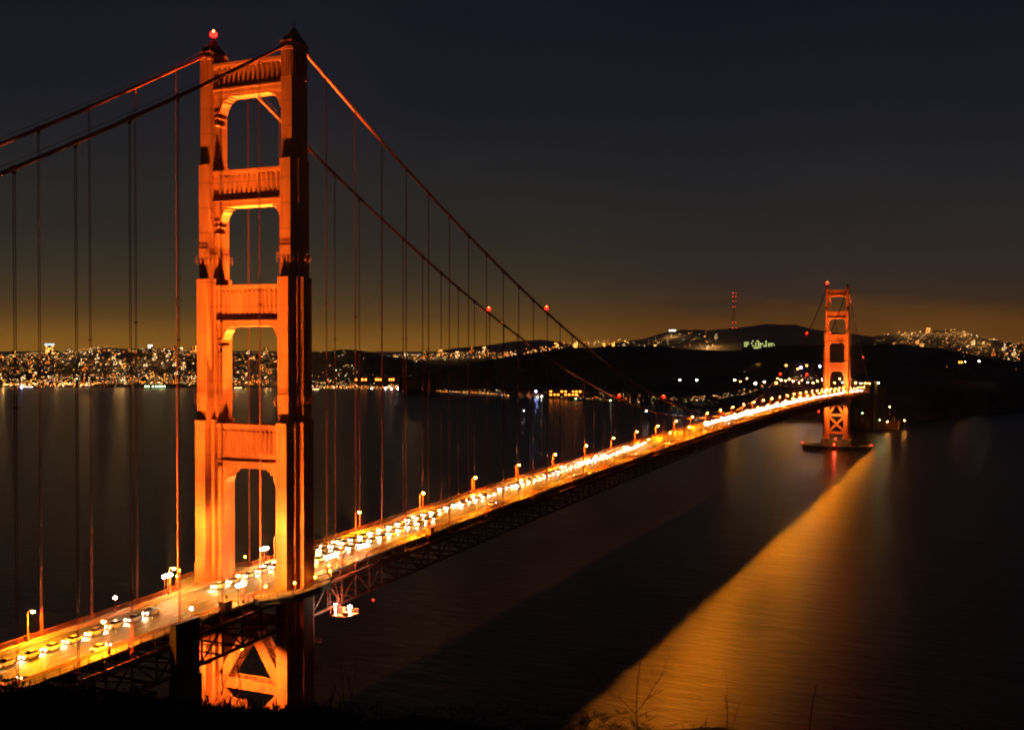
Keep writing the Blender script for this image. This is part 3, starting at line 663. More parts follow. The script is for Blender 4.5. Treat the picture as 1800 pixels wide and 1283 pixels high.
m = MB(); m.lathe([(.2, -.4), (.5, -.2), (.55, .15), (.25, .5)], (1.7, 1., 2.2), 10); m.tube([(1.7, 1., .3), (1.7, 1., 1.8)], .07, 5); m.build('work_lamp', E_FLD, e)
m = MB(); m.lathe([(.1, -.25), (.28, -.1), (.3, .1), (.1, .25)], (-1.2, -2., 3.4), 10); m.tube([(-1.2, -2., .3), (-1.2, -2., 3.2)], .05, 5); m.build('work_lamp', E_FLD, e)
light('work_light', 'POINT', (1.7, 1., 2.9), 4500, (1., .7, .5), e, shadow_soft_size=.5)
# ladder stages low on the near leg
for z in (59.2, 51.4):
    e = empty('ladder_stage', (18.2, 4.6, z)); tag(e, f'{"upper" if z > 55 else "lower"} small ladder stage clinging to the near tower leg below the deck', 'platform', 'ladder stages on the tower leg')
    m = MB(); m.box(-1., 1.2, -.6, .6, 0, .15); m.build('floor', KIOSK, e)
    m = MB()
    for h in (.5, 1.): m.tube([(-1, -.6, h), (1.2, -.6, h), (1.2, .6, h), (-1, .6, h)], .05, 4)
    for x in (-1, 0, 1.2): m.tube([(x, -.6, .1), (x, -.6, 1.)], .04, 4)
    m.build('guard_rail', KIOSK, e)
# sheeted tower beside the deck, kiosks, sign
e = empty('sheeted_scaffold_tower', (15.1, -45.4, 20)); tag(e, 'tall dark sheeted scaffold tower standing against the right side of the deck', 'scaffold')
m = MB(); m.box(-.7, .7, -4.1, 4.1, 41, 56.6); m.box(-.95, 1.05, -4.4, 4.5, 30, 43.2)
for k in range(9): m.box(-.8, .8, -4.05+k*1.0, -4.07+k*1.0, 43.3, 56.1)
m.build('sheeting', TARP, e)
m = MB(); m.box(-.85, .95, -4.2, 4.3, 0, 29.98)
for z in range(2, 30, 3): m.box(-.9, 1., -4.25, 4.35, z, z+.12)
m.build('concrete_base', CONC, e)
m = MB()
for x in (-.85, .85):
    for y in (-4.3, 0, 4.3): m.tube([(x, y, 0), (x, y, 57.)], .07, 5)
for z in range(4, 58, 4): m.tube([(1.16, -4.3, z), (1.16, 4.3, z)], .06, 5)
m.build('scaffold_frame', DARKSTEEL, e)
for y, x, lab in ((-27.6, 12.3, 'small orange kiosk box on the right walkway before the near tower'), (78, 13.3, 'small orange kiosk box on the right rail past the near tower')):
    e = empty('kiosk', (x, y, rz(y)+.26)); tag(e, lab, 'kiosk', 'orange kiosk boxes on the right rail')
    m = MB(); m.box(-1., 1., -1.4, 1.4, 0, 2.3); m.box(-.3, .3, -1.43, -1.38, 1.1, 1.6); m.build('body', KIOSK, e)
    m = MB(); m.box(-1.15, 1.15, -1.55, 1.55, 2.3, 2.45); m.build('roof', TRUSS, e)
e = empty('road_sign', (9.9, -24.2, rz(-24)+.26)); tag(e, 'yellow diamond road sign on the right kerb before the near tower', 'road sign')
m = MB(); m.tube([(0, 0, 0), (0, 0, 2.6)], .05, 6); m.box(-.15, .15, -.15, .15, 0, .1); m.build('post', POLE, e)
m = MB(); m.add([(0, -.06, 1.75), (.7, -.06, 2.45), (0, -.06, 3.15), (-.7, -.06, 2.45), (0, -.02, 1.75), (.7, -.02, 2.45), (0, -.02, 3.15), (-.7, -.02, 2.45)], [(0, 1, 2, 3), (7, 6, 5, 4), (0, 4, 5, 1), (1, 5, 6, 2), (2, 6, 7, 3), (3, 7, 4, 0)]); m.build('sign_face', SIGNY, e)
for x, y, lab in ((-12.3, 3.8-14, 'tall slim camera pole on the left walkway in front of the near tower'), (-12.3, 45, 'dark gooseneck pole on the left walkway past the near tower')):
    e = empty('slim_pole', (x, y, rz(y)+.26)); tag(e, lab, 'pole')
    m = MB(); m.tube([(0, 0, 0), (0, 0, 6.5), (.3, 0, 7.1), (1., 0, 7.2)], [.13, .11, .09, .07], 6); m.box(-.22, .22, -.22, .22, 0, .5); m.build('pole', POLE, e)
    m = MB(); m.lathe([(.1, 0), (.22, .1), (.2, .4), (.1, .5)], (1., 0, 6.75), 8); m.build('dome', DARKSTEEL, e)
# ------------------------------------------------------------------ cars
CARP = [rough_mat('car_paint_'+n, c, tuple(x*1.05 for x in c), 2., .35, spec=.5) for n, c in (('silver', (.5, .5, .5)), ('white', (.7, .7, .66)), ('cream', (.6, .55, .42)), ('grey', (.25, .25, .25)), ('pale_blue', (.3, .38, .48)))]
GLASS = rough_mat('car_glass', (.012, .013, .015), (.018, .02, .02), 2., .12)
def body_mb():
    m = MB()                                                         # length along Y, nose at -Y
    def loop(pts, w0, w1): pass
    sec = [(-2.2, .35, .62, .78), (-2.05, .22, .75, .86), (-1.2, .2, .92, .9), (-.9, .2, .98, .9), (1.3, .2, 1.0, .9), (2.0, .22, .98, .88), (2.25, .38, .85, .8)]
    vs = []
    for y, z0, z1, w in sec: vs += [(-w, y, z0), (w, y, z0), (w+.03, y, (z0+z1)/2), (w*.94, y, z1), (-w*.94, y, z1), (-w-.03, y, (z0+z1)/2)]
    m.add(vs, [(i*6+j, i*6+(j+1) % 6, (i+1)*6+(j+1) % 6, (i+1)*6+j) for i in range(len(sec)-1) for j in range(6)]+[(5, 4, 3, 2, 1, 0), tuple(len(sec)*6-6+j for j in range(6))])
    return m
def cabin(m, k=1.):
    vs = []
    for y, z, w in ((-.95, .97, .84), (-.25, 1.43, .66), (1.0, 1.45, .66), (1.75, 1.0, .82)): vs += [(-w*k, y, z), (w*k, y, z)]
    lo = [(-.84*k, -.95, .9), (.84*k, -.95, .9), (-.86*k, 1.75, .9), (.86*k, 1.75, .9)]
    m.add(vs+lo, [(0, 1, 3, 2), (2, 3, 5, 4), (4, 5, 7, 6), (0, 2, 4, 6, 10, 8), (1, 9, 11, 7, 5, 3), (8, 9, 1, 0), (10, 6, 7, 11)])
def make_car(paint):
    e = empty('car'); m = body_mb(); m.box(-.62, .62, -.2, .95, 1.455, 1.48); m.build('body', paint, e)
    m = MB(); cabin(m); m.build('windows', GLASS, e)
    m = MB()
    for x in (-.62, .62): pass
    for x in (-.62, .62):
        g = MB(); g.lathe([(.1, -.03), (.15, 0), (.1, .03)], (0, 0, 0), 8); h_ = g.build('headlight', E_HEAD, e, loc=(x, -2.2, .68)); h_.rotation_euler = (R(90), 0, 0)
        g = MB(); g.box(-.16, .16, -.03, .03, -.07, .07); g.build('taillight', E_TAIL, e, loc=(x*1.05, 2.27, .78))
    for x in (-.82, .82):
        for y in (-1.35, 1.4):
            g = MB(); g.lathe([(.2, -.11), (.32, -.1), (.32, .1), (.2, .11)], (0, 0, 0), 12); w = g.build('wheel', BLACK, e, loc=(x, y, .32)); w.rotation_euler = (0, R(90), 0)
    return e
protos = [make_car(p) for p in CARP]; used = set()
def single_car():
    m = body_mb(); m.mi = 1; cabin(m); m.mi = 2
    for x in (-.62, .62): m.octa((x, -2.24, .68), .26, 1, .4, 1)
    m.mi = 3
    for x in (-.65, .65): m.box(x-.16, x+.16, 2.24, 2.31, .7, .84)
    m.mi = 4
    for x in (-.82, .82):
        for y in (-1.35, 1.4): m.box(x-.1, x+.1, y-.3, y+.3, .02, .6)
    return m
farmesh = [single_car().mesh('far_car', [p, GLASS, E_HIGH, E_TAIL, BLACK]) for p in CARP]
def put_car(x, y, south=False, far=False):
    if far: o = bpy.data.objects.new('car', random.choice(farmesh)); COL.objects.link(o)
    else:
        i = random.randrange(5)
        if i not in used: o = protos[i]; used.add(i)
        else:
            o = copy_tree(protos[i])
            for ch in list(o.children):
                if ch.type == 'LIGHT': bpy.data.objects.remove(ch)
            o.scale = (random.uniform(.95, 1.06), random.uniform(.93, 1.07), random.choice((1, 1, 1.08, 1.22)))
    if not far and not south:
        light('headlight_beam', 'SPOT', (0, -2.35, .75), 2200, (1., .75, .5), o, spot_size=R(85), spot_blend=.9, shadow_soft_size=.3)
        COL.objects[-1].rotation_euler = (R(-58), 0, 0)
    sl = math.atan((rz(y+1)-rz(y-1))/2)
    o.location = (x+random.uniform(-.12, .12), y, rz(y)+.01)
    o.rotation_euler = (sl, 0, 0) if not south else (-sl, 0, math.pi)
    zone = 'short of the near tower' if y < -8 else 'just past the near tower' if y < 260 else 'far out along the span' if y < 1280 else 'beyond the far tower'
    if south: tag(o, f'car showing dim red tail lights in the right lanes {zone}', 'car', f'departing cars {zone}')
    else: tag(o, f'oncoming car hidden by its bright white headlights on the deck {zone}', 'car', f'oncoming cars {zone}')
def lane(x, a, b, gap, far=False, south=False, jit=.6):
    y = a
    while y < b: put_car(x, y, south, far); y += gap*random.uniform(1-jit*.4, 1+jit*.4)
lane(-2.9, -92, -37, 6.1, jit=.2)
lane(-5.2, -9, 172, 6.1, jit=.25); lane(-8.0, 16, 60, 6.3, jit=.2); lane(1.6, 29, 104, 6.2, jit=.2)
lane(-2.9, 136, 172, 6.1, jit=.2); lane(-5.6, 178, 262, 6.3, jit=.3); lane(-3., 190, 372, 6.2, jit=.3)
lane(-5.7, 265, 392, 6.4, far=True)
lane(-7.8, 560, 1270, 12, far=True); lane(-4.7, 548, 1280, 12, far=True); lane(-1.6, 600, 1280, 14, far=True)
lane(-6, 1292, 1640, 15, far=True); lane(-2.4, 1292, 1640, 17, far=True)
for a, b in ((-88, -50), (140, 520), (560, 1200)): lane(7.8, a, b, 26 if a < 0 else 80, far=a > 200, south=True)
for i in range(5):
    if i not in used: put_car(4.6, 300+30*i, True)
# ------------------------------------------------------------------ the city
def surf(pos, u, t, up=0):
    p = pos(u, t); p.z += up; return p
def vis(p):
    d = p-CAM; D = d.dot(FW); return 900+FPX*d.dot(RT2)/D, 641.5-FPX*d.dot(UP2)/D, D
def house_mesh(w, d, h, kind, wins, mat, wm):
    b = MB(); b.box(-w/2, w/2, -d/2, d/2, -6, h)
    if kind == 'gable': b.add([(-w/2-.4, -d/2-.3, h), (w/2+.4, -d/2-.3, h), (w/2+.4, d/2+.3, h), (-w/2-.4, d/2+.3, h), (-w/2-.4, 0, h+w*.28), (w/2+.4, 0, h+w*.28)], [(0, 1, 5, 4), (2, 3, 4, 5), (0, 4, 3), (1, 2, 5), (0, 3, 2, 1)])
    else: b.box(-w/2+.5, w/2-.5, -d/2+.5, d/2-.5, h, h+1.)
    g = MB()
    for (x, z, ww, wh) in wins: g.box(x-ww/2, x+ww/2, -d/2-.25, -d/2+.1, z, z+wh)
    return b.mesh('house', mat), g.mesh('windows', wm)
protosH = []
for i in range(10):
    rnd = random.Random(i); big = i >= 7
    w, d, h = (rnd.uniform(9, 14), 12, rnd.uniform(7, 11)) if not big else (rnd.uniform(16, 26), 16, rnd.uniform(16, 30))
    wins = []
    for z in range(2, int(h)-2, 4):
        for k in range(int(w/3.5)):
            if rnd.random() < (.4 if not big else .22): wins.append((-w/2+2+k*3.5, z, 1.5, 1.4))
    if not wins: wins = [(0, 3, 2, 2)]
    for ci in (0, 1, 2): protosH.append((house_mesh(w, d, h, 'flat' if big or i % 2 else 'gable', wins, GREY if i % 2 else LANDC, CITY[ci]), big))
def put_house(p, proto, lab, grp, sc=1.):
    (bm, gm), big = proto; e = empty('building', p, YAW+math.atan2(0, 1)+random.uniform(-.3, .3)); e.rotation_euler.z = math.atan2(-(CAM.x-p.x), (CAM.y-p.y))+math.pi+random.uniform(-.35, .35)
    e.scale = (sc, sc, sc); tag(e, lab, 'building', grp)
    o = bpy.data.objects.new('walls', bm); COL.objects.link(o); o.parent = e; o = bpy.data.objects.new('windows', gm); COL.objects.link(o); o.parent = e
random.seed(11)
HZ = [(posA, -15, 340, .02, .98, 150, 'lit building in the city on the left shore', 'lit city buildings left of the near tower'),
      (posA, 400, 485, .03, .98, 30, 'lit building seen through the opening of the near tower', 'lit buildings seen through the near tower'),
      (posA, 690, 905, .75, .99, 36, 'lit building on the low skyline right of the wooded hill', 'lit buildings on the skyline right of the wooded hill'),
      (posE, 1085, 1260, .1, .75, 24, 'lit building on the slope below the summits', 'lit buildings on the slope left of the mast'),
      (posF, 1560, 1795, .45, .97, 30, 'lit building on the hill right of the far tower', 'lit buildings on the western hill')]
nb = 0
CITYGLOW = {0: (26, 4e4), 1: (8, 2.5e4), 2: (8, 8e4), 3: (6, 2.5e5), 4: (8, 2.5e5)}
zi = -1
for pos, ua, ub, ta, tb, n, lab, grp in HZ:
    zi += 1
    for i in range(n):
        u_ = random.uniform(ua, ub); t_ = ta+(tb-ta)*random.random()**.9
        put_house(surf(pos, u_, t_), random.choice(protosH), lab, grp, 1.05 if pos is posA else 1.3); nb += 1
        gn, gp = CITYGLOW[zi]
        if i % max(1, n//gn) == 0: light('added_slope_glow', 'POINT', (0, -14, 30), gp, (1., .5, .14), COL.objects[-3], shadow_soft_size=1.5)  # added light above the roofs, brightens slopes and haze; no lamp built here
# thousands of far lights: one mass
cl = MB()
def spark(p, mi, r):
    cl.mi = mi; cl.octa(p, r, 1, 1, .8)
def pick(w=(3, 5, 4, .9, .5, .06, 0)): return random.choices(range(7), w)[0]
def scatter(pos, ua, ub, ta, tb, n, r0, r1, w=(3, 5, 4, .9, .5, .06, 0), pw=1., clump=0, up=7):
    k = 0
    while k < n:
        u_ = random.uniform(ua, ub); t_ = ta+(tb-ta)*random.random()**pw; p = surf(pos, u_, t_, up)
        if clump and nz(p.x, p.y, .0035, 2) < clump-.25-random.random()*.3: k += .15; continue
        D = (p-CAM).length; spark(p, pick(w), random.uniform(r0, r1)*.62*D/5000*(1 if random.random() > .08 else 1.7)); k += 1
scatter(posA, -20, 345, .05, .99, 2300, .5, 1.45, clump=.2)
scatter(posA, -20, 170, .0, .09, 170, 1.2, 3.0, (4, 5, 4, .6, .1, 0, 0), up=6)
scatter(posA, 60, 345, .28, .36, 120, 1., 2.2, (3, 3, 1, 3, 1.5, 0, .3))
scatter(posA, 0, 345, .0, .3, 230, .8, 1.8)
scatter(posA, 400, 490, .02, .99, 420, .5, 1.5)
scatter(posA, 690, 905, .72, .99, 420, .5, 1.4)
scatter(posA, 540, 745, .03, .3, 150, .8, 1.7, (4, 4, 4, 1, .8, .1, 0), up=5)
scatter(posA, 545, 720, .0, .045, 150, 1., 2.2, (2, 3, 6, 1, .8, .2, 0), up=3)
scatter(posA, 560, 740, .001, .02, 60, 1.2, 2.2, (1, 3, 6, .3, 0, 0, 0), up=2)
scatter(posB, 545, 740, .0, .35, 60, 1., 1.9, (4, 4, 3, 1, .5, 0, 0), up=10)
scatter(posB, 545, 640, .1, .8, 26, 1.2, 2.1, (5, 4, .5, 2, .5, 0, 0), up=12)
scatter(posB, 545, 740, .75, .97, 22, .8, 1.4, (5, 4, .5, 2, .5, 0, 0), up=12)
scatter(posD, 745, 900, .0, .12, 110, 1., 1.8, (3, 3, 6, 1, .5, .1, 0), up=5)
scatter(posD, 900, 1150, .08, .22, 70, .9, 1.7, (3, 3, 6, 1, .6, .1, 0), up=5)
scatter(posD, 760, 1240, .18, .3, 90, .7, 1.4, (3, 3, 4, 1, 1, 0, 0))
scatter(posD, 1180, 1440, .16, .3, 90, .9, 1.8, (6, 2, 3, 1, 0, 0, 0), up=8)
scatter(posE, 1085, 1260, .05, .8, 170, .7, 1.4, (5, 4, 1.5, 1, 1, 0, 0))
scatter(posE, 1150, 1400, .02, .3, 160, .7, 1.3, (4, 4, 1.5, 1, 2, 0, 0))
scatter(posE, 1410, 1450, .1, .5, 26, .7, 1.2, (3, 3, 0, 1, 5, 0, 0))
for k in range(26):                                                   # streets climbing the western hill
    u_ = random.uniform(1545, 1790); 
    for j in range(9): spark(surf(posF, u_+j*3.2+random.uniform(-1.2, 1.2), .5+j*.045+random.uniform(-.02, .02), 6), random.choice((1, 1, 2, 0)), random.uniform(.5, 1.4))
scatter(posF, 1540, 1800, .4, .98, 90, .8, 1.5, (4, 5, 2, 1, .3, 0, 0))
scatter(posD, 1500, 1800, .55, .97, 6, .8, 1.5)
# rows measured along the far skyline right of the bridge cable
for k in range(90):
    u_ = random.uniform(895, 1110); v_ = interp([(895, 627), (960, 616), (1000, 609), (1110, 603)], u_)-random.random()**1.5*9; spark(dep(u_, v_, 4600), pick(), random.uniform(.7, 1.5))
o = cl.build('city_lights', CITY); tag(o, 'countless tiny lights spread over the city and far hillsides', 'city lights', kind='stuff')
E_HOSP = emit('hospital_window', (.85, 1., .3), 2.2, False)
# landmarks in the city
def block(name, u_, vtop, vbot, wpx, D, lab, rows, cols, cm, fill=.6, cat='building', crown=None, mat=GREY, seed=0):
    rnd = random.Random(seed); b = dep(u_, vbot, D); t_ = dep(u_, vtop, D); h = t_.z-b.z; w = wpx*D/FPX; e = empty(name, b); e.rotation_euler.z = math.atan2(-(CAM.x-b.x), (CAM.y-b.y))+math.pi
    tag(e, lab, cat); m = MB(); m.box(-w/2, w/2, 0, w*.8, -20, h); m.box(-w/2+1, w/2-1, 1, w*.8-1, h, h+2); m.build('walls', mat, e)
    m = MB(); k = 0
    for r_ in range(rows):
        for c_ in range(cols):
            if rnd.random() < fill:
                x = -w/2+(c_+.5)*w/cols; z = (r_+.4)*h/rows; m.box(x-w/cols*.28, x+w/cols*.28, -.3, .2, z, z+h/rows*.4); k += 1
    if k: m.build('windows', cm, e)
    if crown: m = MB(); m.box(-w*.62, w*.62, -w*.1, w*.9, h-4, h+6); m.build('lit_crown', crown, e)
    return e
block('tower_block', 87, 606, 622, 13, 5000, 'tall pale building with a glowing white crown on the left skyline', 6, 4, CITY[1], .5, crown=emit('crown_light', (.8, .95, 1.), 1.1, False), seed=1)
block('tower_block', 264, 606, 619, 8, 5300, 'dark high-rise with two bright vertical window strips on the left skyline', 8, 3, CITY[3], .5, seed=2)
block('tower_block', 341, 608, 622, 8, 5300, 'speckled high-rise right beside the near tower on the left skyline', 7, 4, CITY[1], .6, seed=3)
block('tower_block', 319, 611, 620, 5, 5300, 'narrow lit high-rise next to a hanger on the left skyline', 6, 2, CITY[0], .7, seed=4)
for i, (u_, vt, vb, w, l) in enumerate(((1312, 601, 613, 14, 'left'), (1326, 598, 614, 12, 'middle'), (1340, 599, 614, 16, 'broad right'), (1356, 603, 613, 12, 'outer right'))):
    block('hospital_block', u_, vt, vb, w, 5600, f'{l} greenish lit block of the hospital complex below the summits', 4, 5, E_HOSP, .5, seed=5+i)
for i, (u_, w) in enumerate(((978, 8), (1012, 6), (1062, 5), (1078, 4))):
    block('apartment_block', u_, 603, 611, w, 4700, f'{ordn(i+1)} yellow lit block from the left on the skyline behind the wooded ridge', 4, 3, CITY[1], .7, seed=20+i)
block('summit_hall', 1182, 579, 584, 12, 8300, 'long white lit hall on the crest left of the antenna mast', 1, 5, CITY[3], 1., seed=31)
block('waterfront_hall', 994, 686, 697, 58, 2860, 'long orange lit waterfront hall on the flat far shore', 2, 9, CITY[2], .75, seed=32, mat=BRICK)
block('waterfront_shed', 1010, 699, 703, 24, 2790, 'low dim shed on the flat far shore below the orange hall', 1, 6, CITY[4], .3, seed=33)
block('ridge_house', 1695, 634, 641, 20, 2500, 'dim lit house under two lamps on the dark right ridge', 1, 5, CITY[2], .6, seed=34)
block('toll_building', 1405, 640, 652, 50, 2450, 'floodlit pale buildings above the bridge approach', 2, 10, CITY[1], .35, seed=35)
for i, (u_, w_) in enumerate(((640, 34), (672, 26), (690, 20))):
    block('pier_shed', u_, 664, 672, w_, 3700, f'{ordn(i+1)} tan lit shed from the left at the foot of the wooded hill', 1, 6, CITY[2], .5, seed=40+i, mat=LANDC)
# named shore lamps
def shore_lamp(u_, v_, D, col, r, lab, st=None, drop=9, power=0, lc=None):
    p = dep(u_, v_, D); e = empty('area_lamp', (p.x, p.y, p.z-drop)); tag(e, lab, 'lamp')
    m = MB(); m.tube([(0, 0, -6), (0, 0, drop-r*.8)], .2, 5); m.box(-.5, .5, -.5, .5, -6, -.5); m.build('lamp_pole', POLE, e)
    m = MB(); m.lathe([(r*.4, -r*.7), (r, -r*.2), (r, r*.3), (r*.4, r*.8)], (0, 0, drop), 8); m.build('lamp_glass', col, e)
    if power: light('lamp_light', 'POINT', (0, 0, drop-r-.5), power, lc, e, shadow_soft_size=r)
E_BLUE = emit('blue_white_glass', (.28, .33, 1.), 60, False); E_WH = emit('white_lamp_glass', (1., .88, .8), 60, False); E_OR = emit('orange_lamp_glass', (1., .5, .16), 60, False); E_GR = emit('green_lamp_glass', (.6, 1., .5), 14, False)
SL = [(942, 688, 2950, E_BLUE, 2.6, 'blue lamp on the flat far shore left of the orange hall'), (1042, 679, 3000, E_BLUE, 3.2, 'largest blue lamp on the far shore right of the orange hall'),
      (952, 697, 2880, E_WH, 1.5, 'white lamp by the water below the left blue lamp'), (945, 698, 2880, E_GR, 1.4, 'pale green lamp by the water below the left blue lamp'),
      (1073, 704, 2700, E_GR, 1.6, 'pale green lamp low by the water right of the shed'), (1136, 722, 1900, E_WH, 1.0, 'small white lamp on a mooring right of the low cable'),
      (921, 722, 2100, E_WH, .6, 'tiny white lamp alone on the water'), (1408, 646, 2350, E_BLUE, 2.6, 'blue lamp at the floodlit buildings left of the cable'), (1441, 644, 2350, E_BLUE, 2.2, 'blue lamp between the cable and the far tower'),
      (1195, 668, 2500, E_WH, 1.5, 'left lamp of two bright lamps on the dark wooded slope'), (1225, 668, 2500, E_WH, 1.7, 'right lamp of two bright lamps on the dark wooded slope'),
      (1328, 674, 2200, E_WH, 2., 'bright mauve lamp left of the approach road'), (1697, 636, 2500, E_WH, 1.4, 'left lamp of two on the dark right ridge'), (1721, 635, 2500, E_WH, 1.6, 'right lamp of two on the dark right ridge'),
      (1564, 715, 1720, E_OR, .9, 'orange lamp on the mast beside the old fort'), (1516, 726, 1500, E_GR, .8, 'pale green lamp alone under the far side span'),
      (38, 680, 3560, E_BLUE, 3.4, 'violet blue lamp at the far left waterline'), (233, 688, 3400, E_WH, 1., 'tiny white lamp of a moored boat on the left water'),
      (653, 684, 3500, E_WH, 2.4, 'bright lamp lowest on the waterfront under the wooded hill')]
for a in SL: shore_lamp(*a)
for i, u_ in enumerate((678, 688, 699, 710, 719)): shore_lamp(u_, 682.5+(i % 2)*.4, 3500, E_WH, 2.1, f'{ordn(i+1)} from the left of the mauve white lamps along the waterfront')
for i, u_ in enumerate((256, 261, 269, 275, 280, 284, 289)): shore_lamp(u_, 679, 3550, E_GR, 2.2, f'{ordn(i+1)} from the left of the pale green pier lamps left of the near tower', drop=5)
# approach road lamps behind the far cable
ap = [(1290, 668), (1300, 671), (1312, 665), (1343, 671), (1364, 673), (1366, 665), (1372, 668), (1380, 669), (1386, 667), (1393, 670), (1403, 672), (1409, 668), (1419, 672), (1428, 673), (1436, 670), (1444, 668), (1450, 674), (1475, 666), (1480, 672), (1466, 673), (1503, 673), (1512, 674), (1520, 674), (1527, 674), (1543, 673)]
for i, (u_, v_) in enumerate(ap):
    p = dep(u_, v_, 1800 if u_ > 1455 else 2080); e = empty('street_lamp', (p.x, p.y, p.z-9)); tag(e, f'{ordn(i+1)} lamp from the left along the curving approach road behind the far tower', 'street lamp', 'street lamps along the approach road')
    m = MB(); m.tube([(0, 0, -8), (0, 0, 8.6), (.8, 0, 9)], .14, 5); m.build('lamp_pole', POLE, e)
    m = MB(); m.lathe([(.3, -.4), (.8, -.1), (.8, .3), (.2, .5)], (1.2, 0, 9), 8); m.build('lamp_glass', E_SOD if i % 3 else E_FLD, e)
    if i % 3 == 0: light('lamp_light', 'POINT', (1.2, 0, 8), 9000, (1, .4, .1), e, shadow_soft_size=.5)
rd = MB(); pr_ = [dep(a, b, 2080) for a, b in ((1364, 677), (1385, 679), (1410, 681), (1440, 682), (1470, 682))]
for p, q in zip(pr_, pr_[1:]): rd.bar((p.x, p.y, p.z-.5), (q.x, q.y, q.z-.5), 14, 1.)
tag(rd.build('approach_road', CONC), kind='structure')
# old fort under the south span
e = empty('brick_fort', (24, 1690, 0)); tag(e, 'low brick fort at the water under the far end of the bridge', 'fort')
m = MB(); m.box(-22, 30, -25, 30, -2, 13); m.box(-23, 31, -26, 31, 12, 13.6)
for k in range(9): m.box(-20+k*5.6, -17.4+k*5.6, -25.3, -24.9, 3, 6); m.box(-20+k*5.6, -17.4+k*5.6, -25.31, -24.91, 8, 10.6)
m.build('walls', BRICK, e)
m = MB(); m.lathe([(3, 0), (3, 6), (3.4, 6.3), (1, 8.5)], (22, -18, 13.6), 10); m.build('lantern_turret', GREY, e)
shore_lamp(1560, 741, 1760, E_OR, .7, 'orange lamp low beside the old fort', drop=5, power=6000, lc=(1, .35, .04))
shore_lamp(1590, 739, 1800, E_OR, .7, 'orange lamp on the shore path right of the old fort', drop=5, power=6000, lc=(1, .35, .04))
shore_lamp(1546, 738, 1640, E_GR, .6, 'green lamp at the foot of the far pylon', drop=5, power=5000, lc=(.4, 1, .5))
# antenna mast on the summit
b = dep(1290, 578, 8700); Hh = 300
e = empty('antenna_mast', b); tag(e, 'three legged antenna mast with red lights on the far summit', 'antenna mast')
m = MB(); leg = [(21, 0), (-11, 18), (-11, -18)]
def lw(z): return 1-.55*min(1, z/120) if z < 120 else .45+.35*(z-120)/180
for k in range(3):
    pts = [(leg[k][0]*lw(z), leg[k][1]*lw(z), z) for z in (-10, 40, 80, 120, 180, 240, Hh)]; m.tube(pts, 1.5, 5)
    for z in (60, 120, 180, 225, 262, 290):
        a_, b_ = leg[k], leg[(k+1) % 3]; m.bar((a_[0]*lw(z), a_[1]*lw(z), z), (b_[0]*lw(z), b_[1]*lw(z), z), 1.4)
m.build('lattice', rough_mat('mast_paint', (.3, .06, .04), (.5, .4, .38), .02, .7), e)
E_MR = emit('mast_red_light', (1, .05, .04), 5, False)
for k in range(3):
    for z in (8, 52, 180, 226, 264, 294):
        g = MB(); g.octa((leg[k][0]*lw(z), leg[k][1]*lw(z), z), 3.2); g.build('red_light', E_MR, e)
# boats on the dark water
for u_, v_, w_, lab in ((557, 685, 17, 'long low boat with white deck lights right of the near tower'), (420, 682.5, 20, 'long low boat with white deck lights seen through the near tower'), (824, 689, 22, 'long low boat with white deck lights off the wooded shore'), (52, 681, 24, 'brightly lit white ferry by the far left shore')):
    p = onZ(u_, v_+1, 0); D = (p-CAM).dot(FW); L_ = w_*D/FPX; e = empty('boat', (p.x, p.y, 0), YAW*-1+.0); e.rotation_euler.z = math.atan2(RT.y, RT.x)
    tag(e, lab, 'boat', 'boats off the far shore'); m = MB()
    m.prism([(-L_/2, -3), (L_*.42, -3.4), (L_/2, 0), (L_*.42, 3.4), (-L_/2, 3)], 0, 2.2); m.build('hull', GREY, e)
    m = MB(); m.box(-L_*.42, L_*.3, -2.2, 2.2, 2.2, 4.8); m.box(L_*.05, L_*.25, -1.8, 1.8, 4.8, 6.6); m.build('cabin', GREY, e)
    m = MB(); n = int(L_/3)
    for k in range(n): m.box(-L_*.4+k*L_*.68/n, -L_*.4+(k+.6)*L_*.68/n, -2.5, -2.15, 3.2, 4.3)
    m.build('windows', CITY[3] if u_ < 100 else CITY[0], e)
# ------------------------------------------------------------------ foreground plants
random.seed(5)
g = MB()
def blade(x, y, h, lean, w=.006):
    z = hN(x, y); a = random.uniform(0, 6.28); dx, dy = cos(a)*lean, sin(a)*lean
    px, py = -sin(a)*w, cos(a)*w; vs = []
    for i in range(4):
        t = i/3; q = (1-t)**.8; vs += [(x+dx*t*t-px*q, y+dy*t*t-py*q, z+h*t), (x+dx*t*t+px*q, y+dy*t*t+py*q, z+h*t)]
    g.add(vs, [(0, 1, 3, 2), (2, 3, 5, 4), (4, 5, 7, 6)])
for i in range(14000):
    u_ = random.uniform(-120, 1150) if random.random() < .87 else random.uniform(1000, 1900)
    D = random.uniform(3.2, 7.5); p = dep(u_, 1250, D)
    d = 1 if u_ < 540 else max(.12, 1-(u_-540)/160)
    blade(p.x, p.y, random.uniform(.03, .12)*d*(1.6 if random.random() < .03 else 1), random.uniform(.02, .14))
o = g.build('grass', GRASS); tag(o, 'dark dry grass along the near cliff edge at the bottom left', 'grass', kind='stuff')
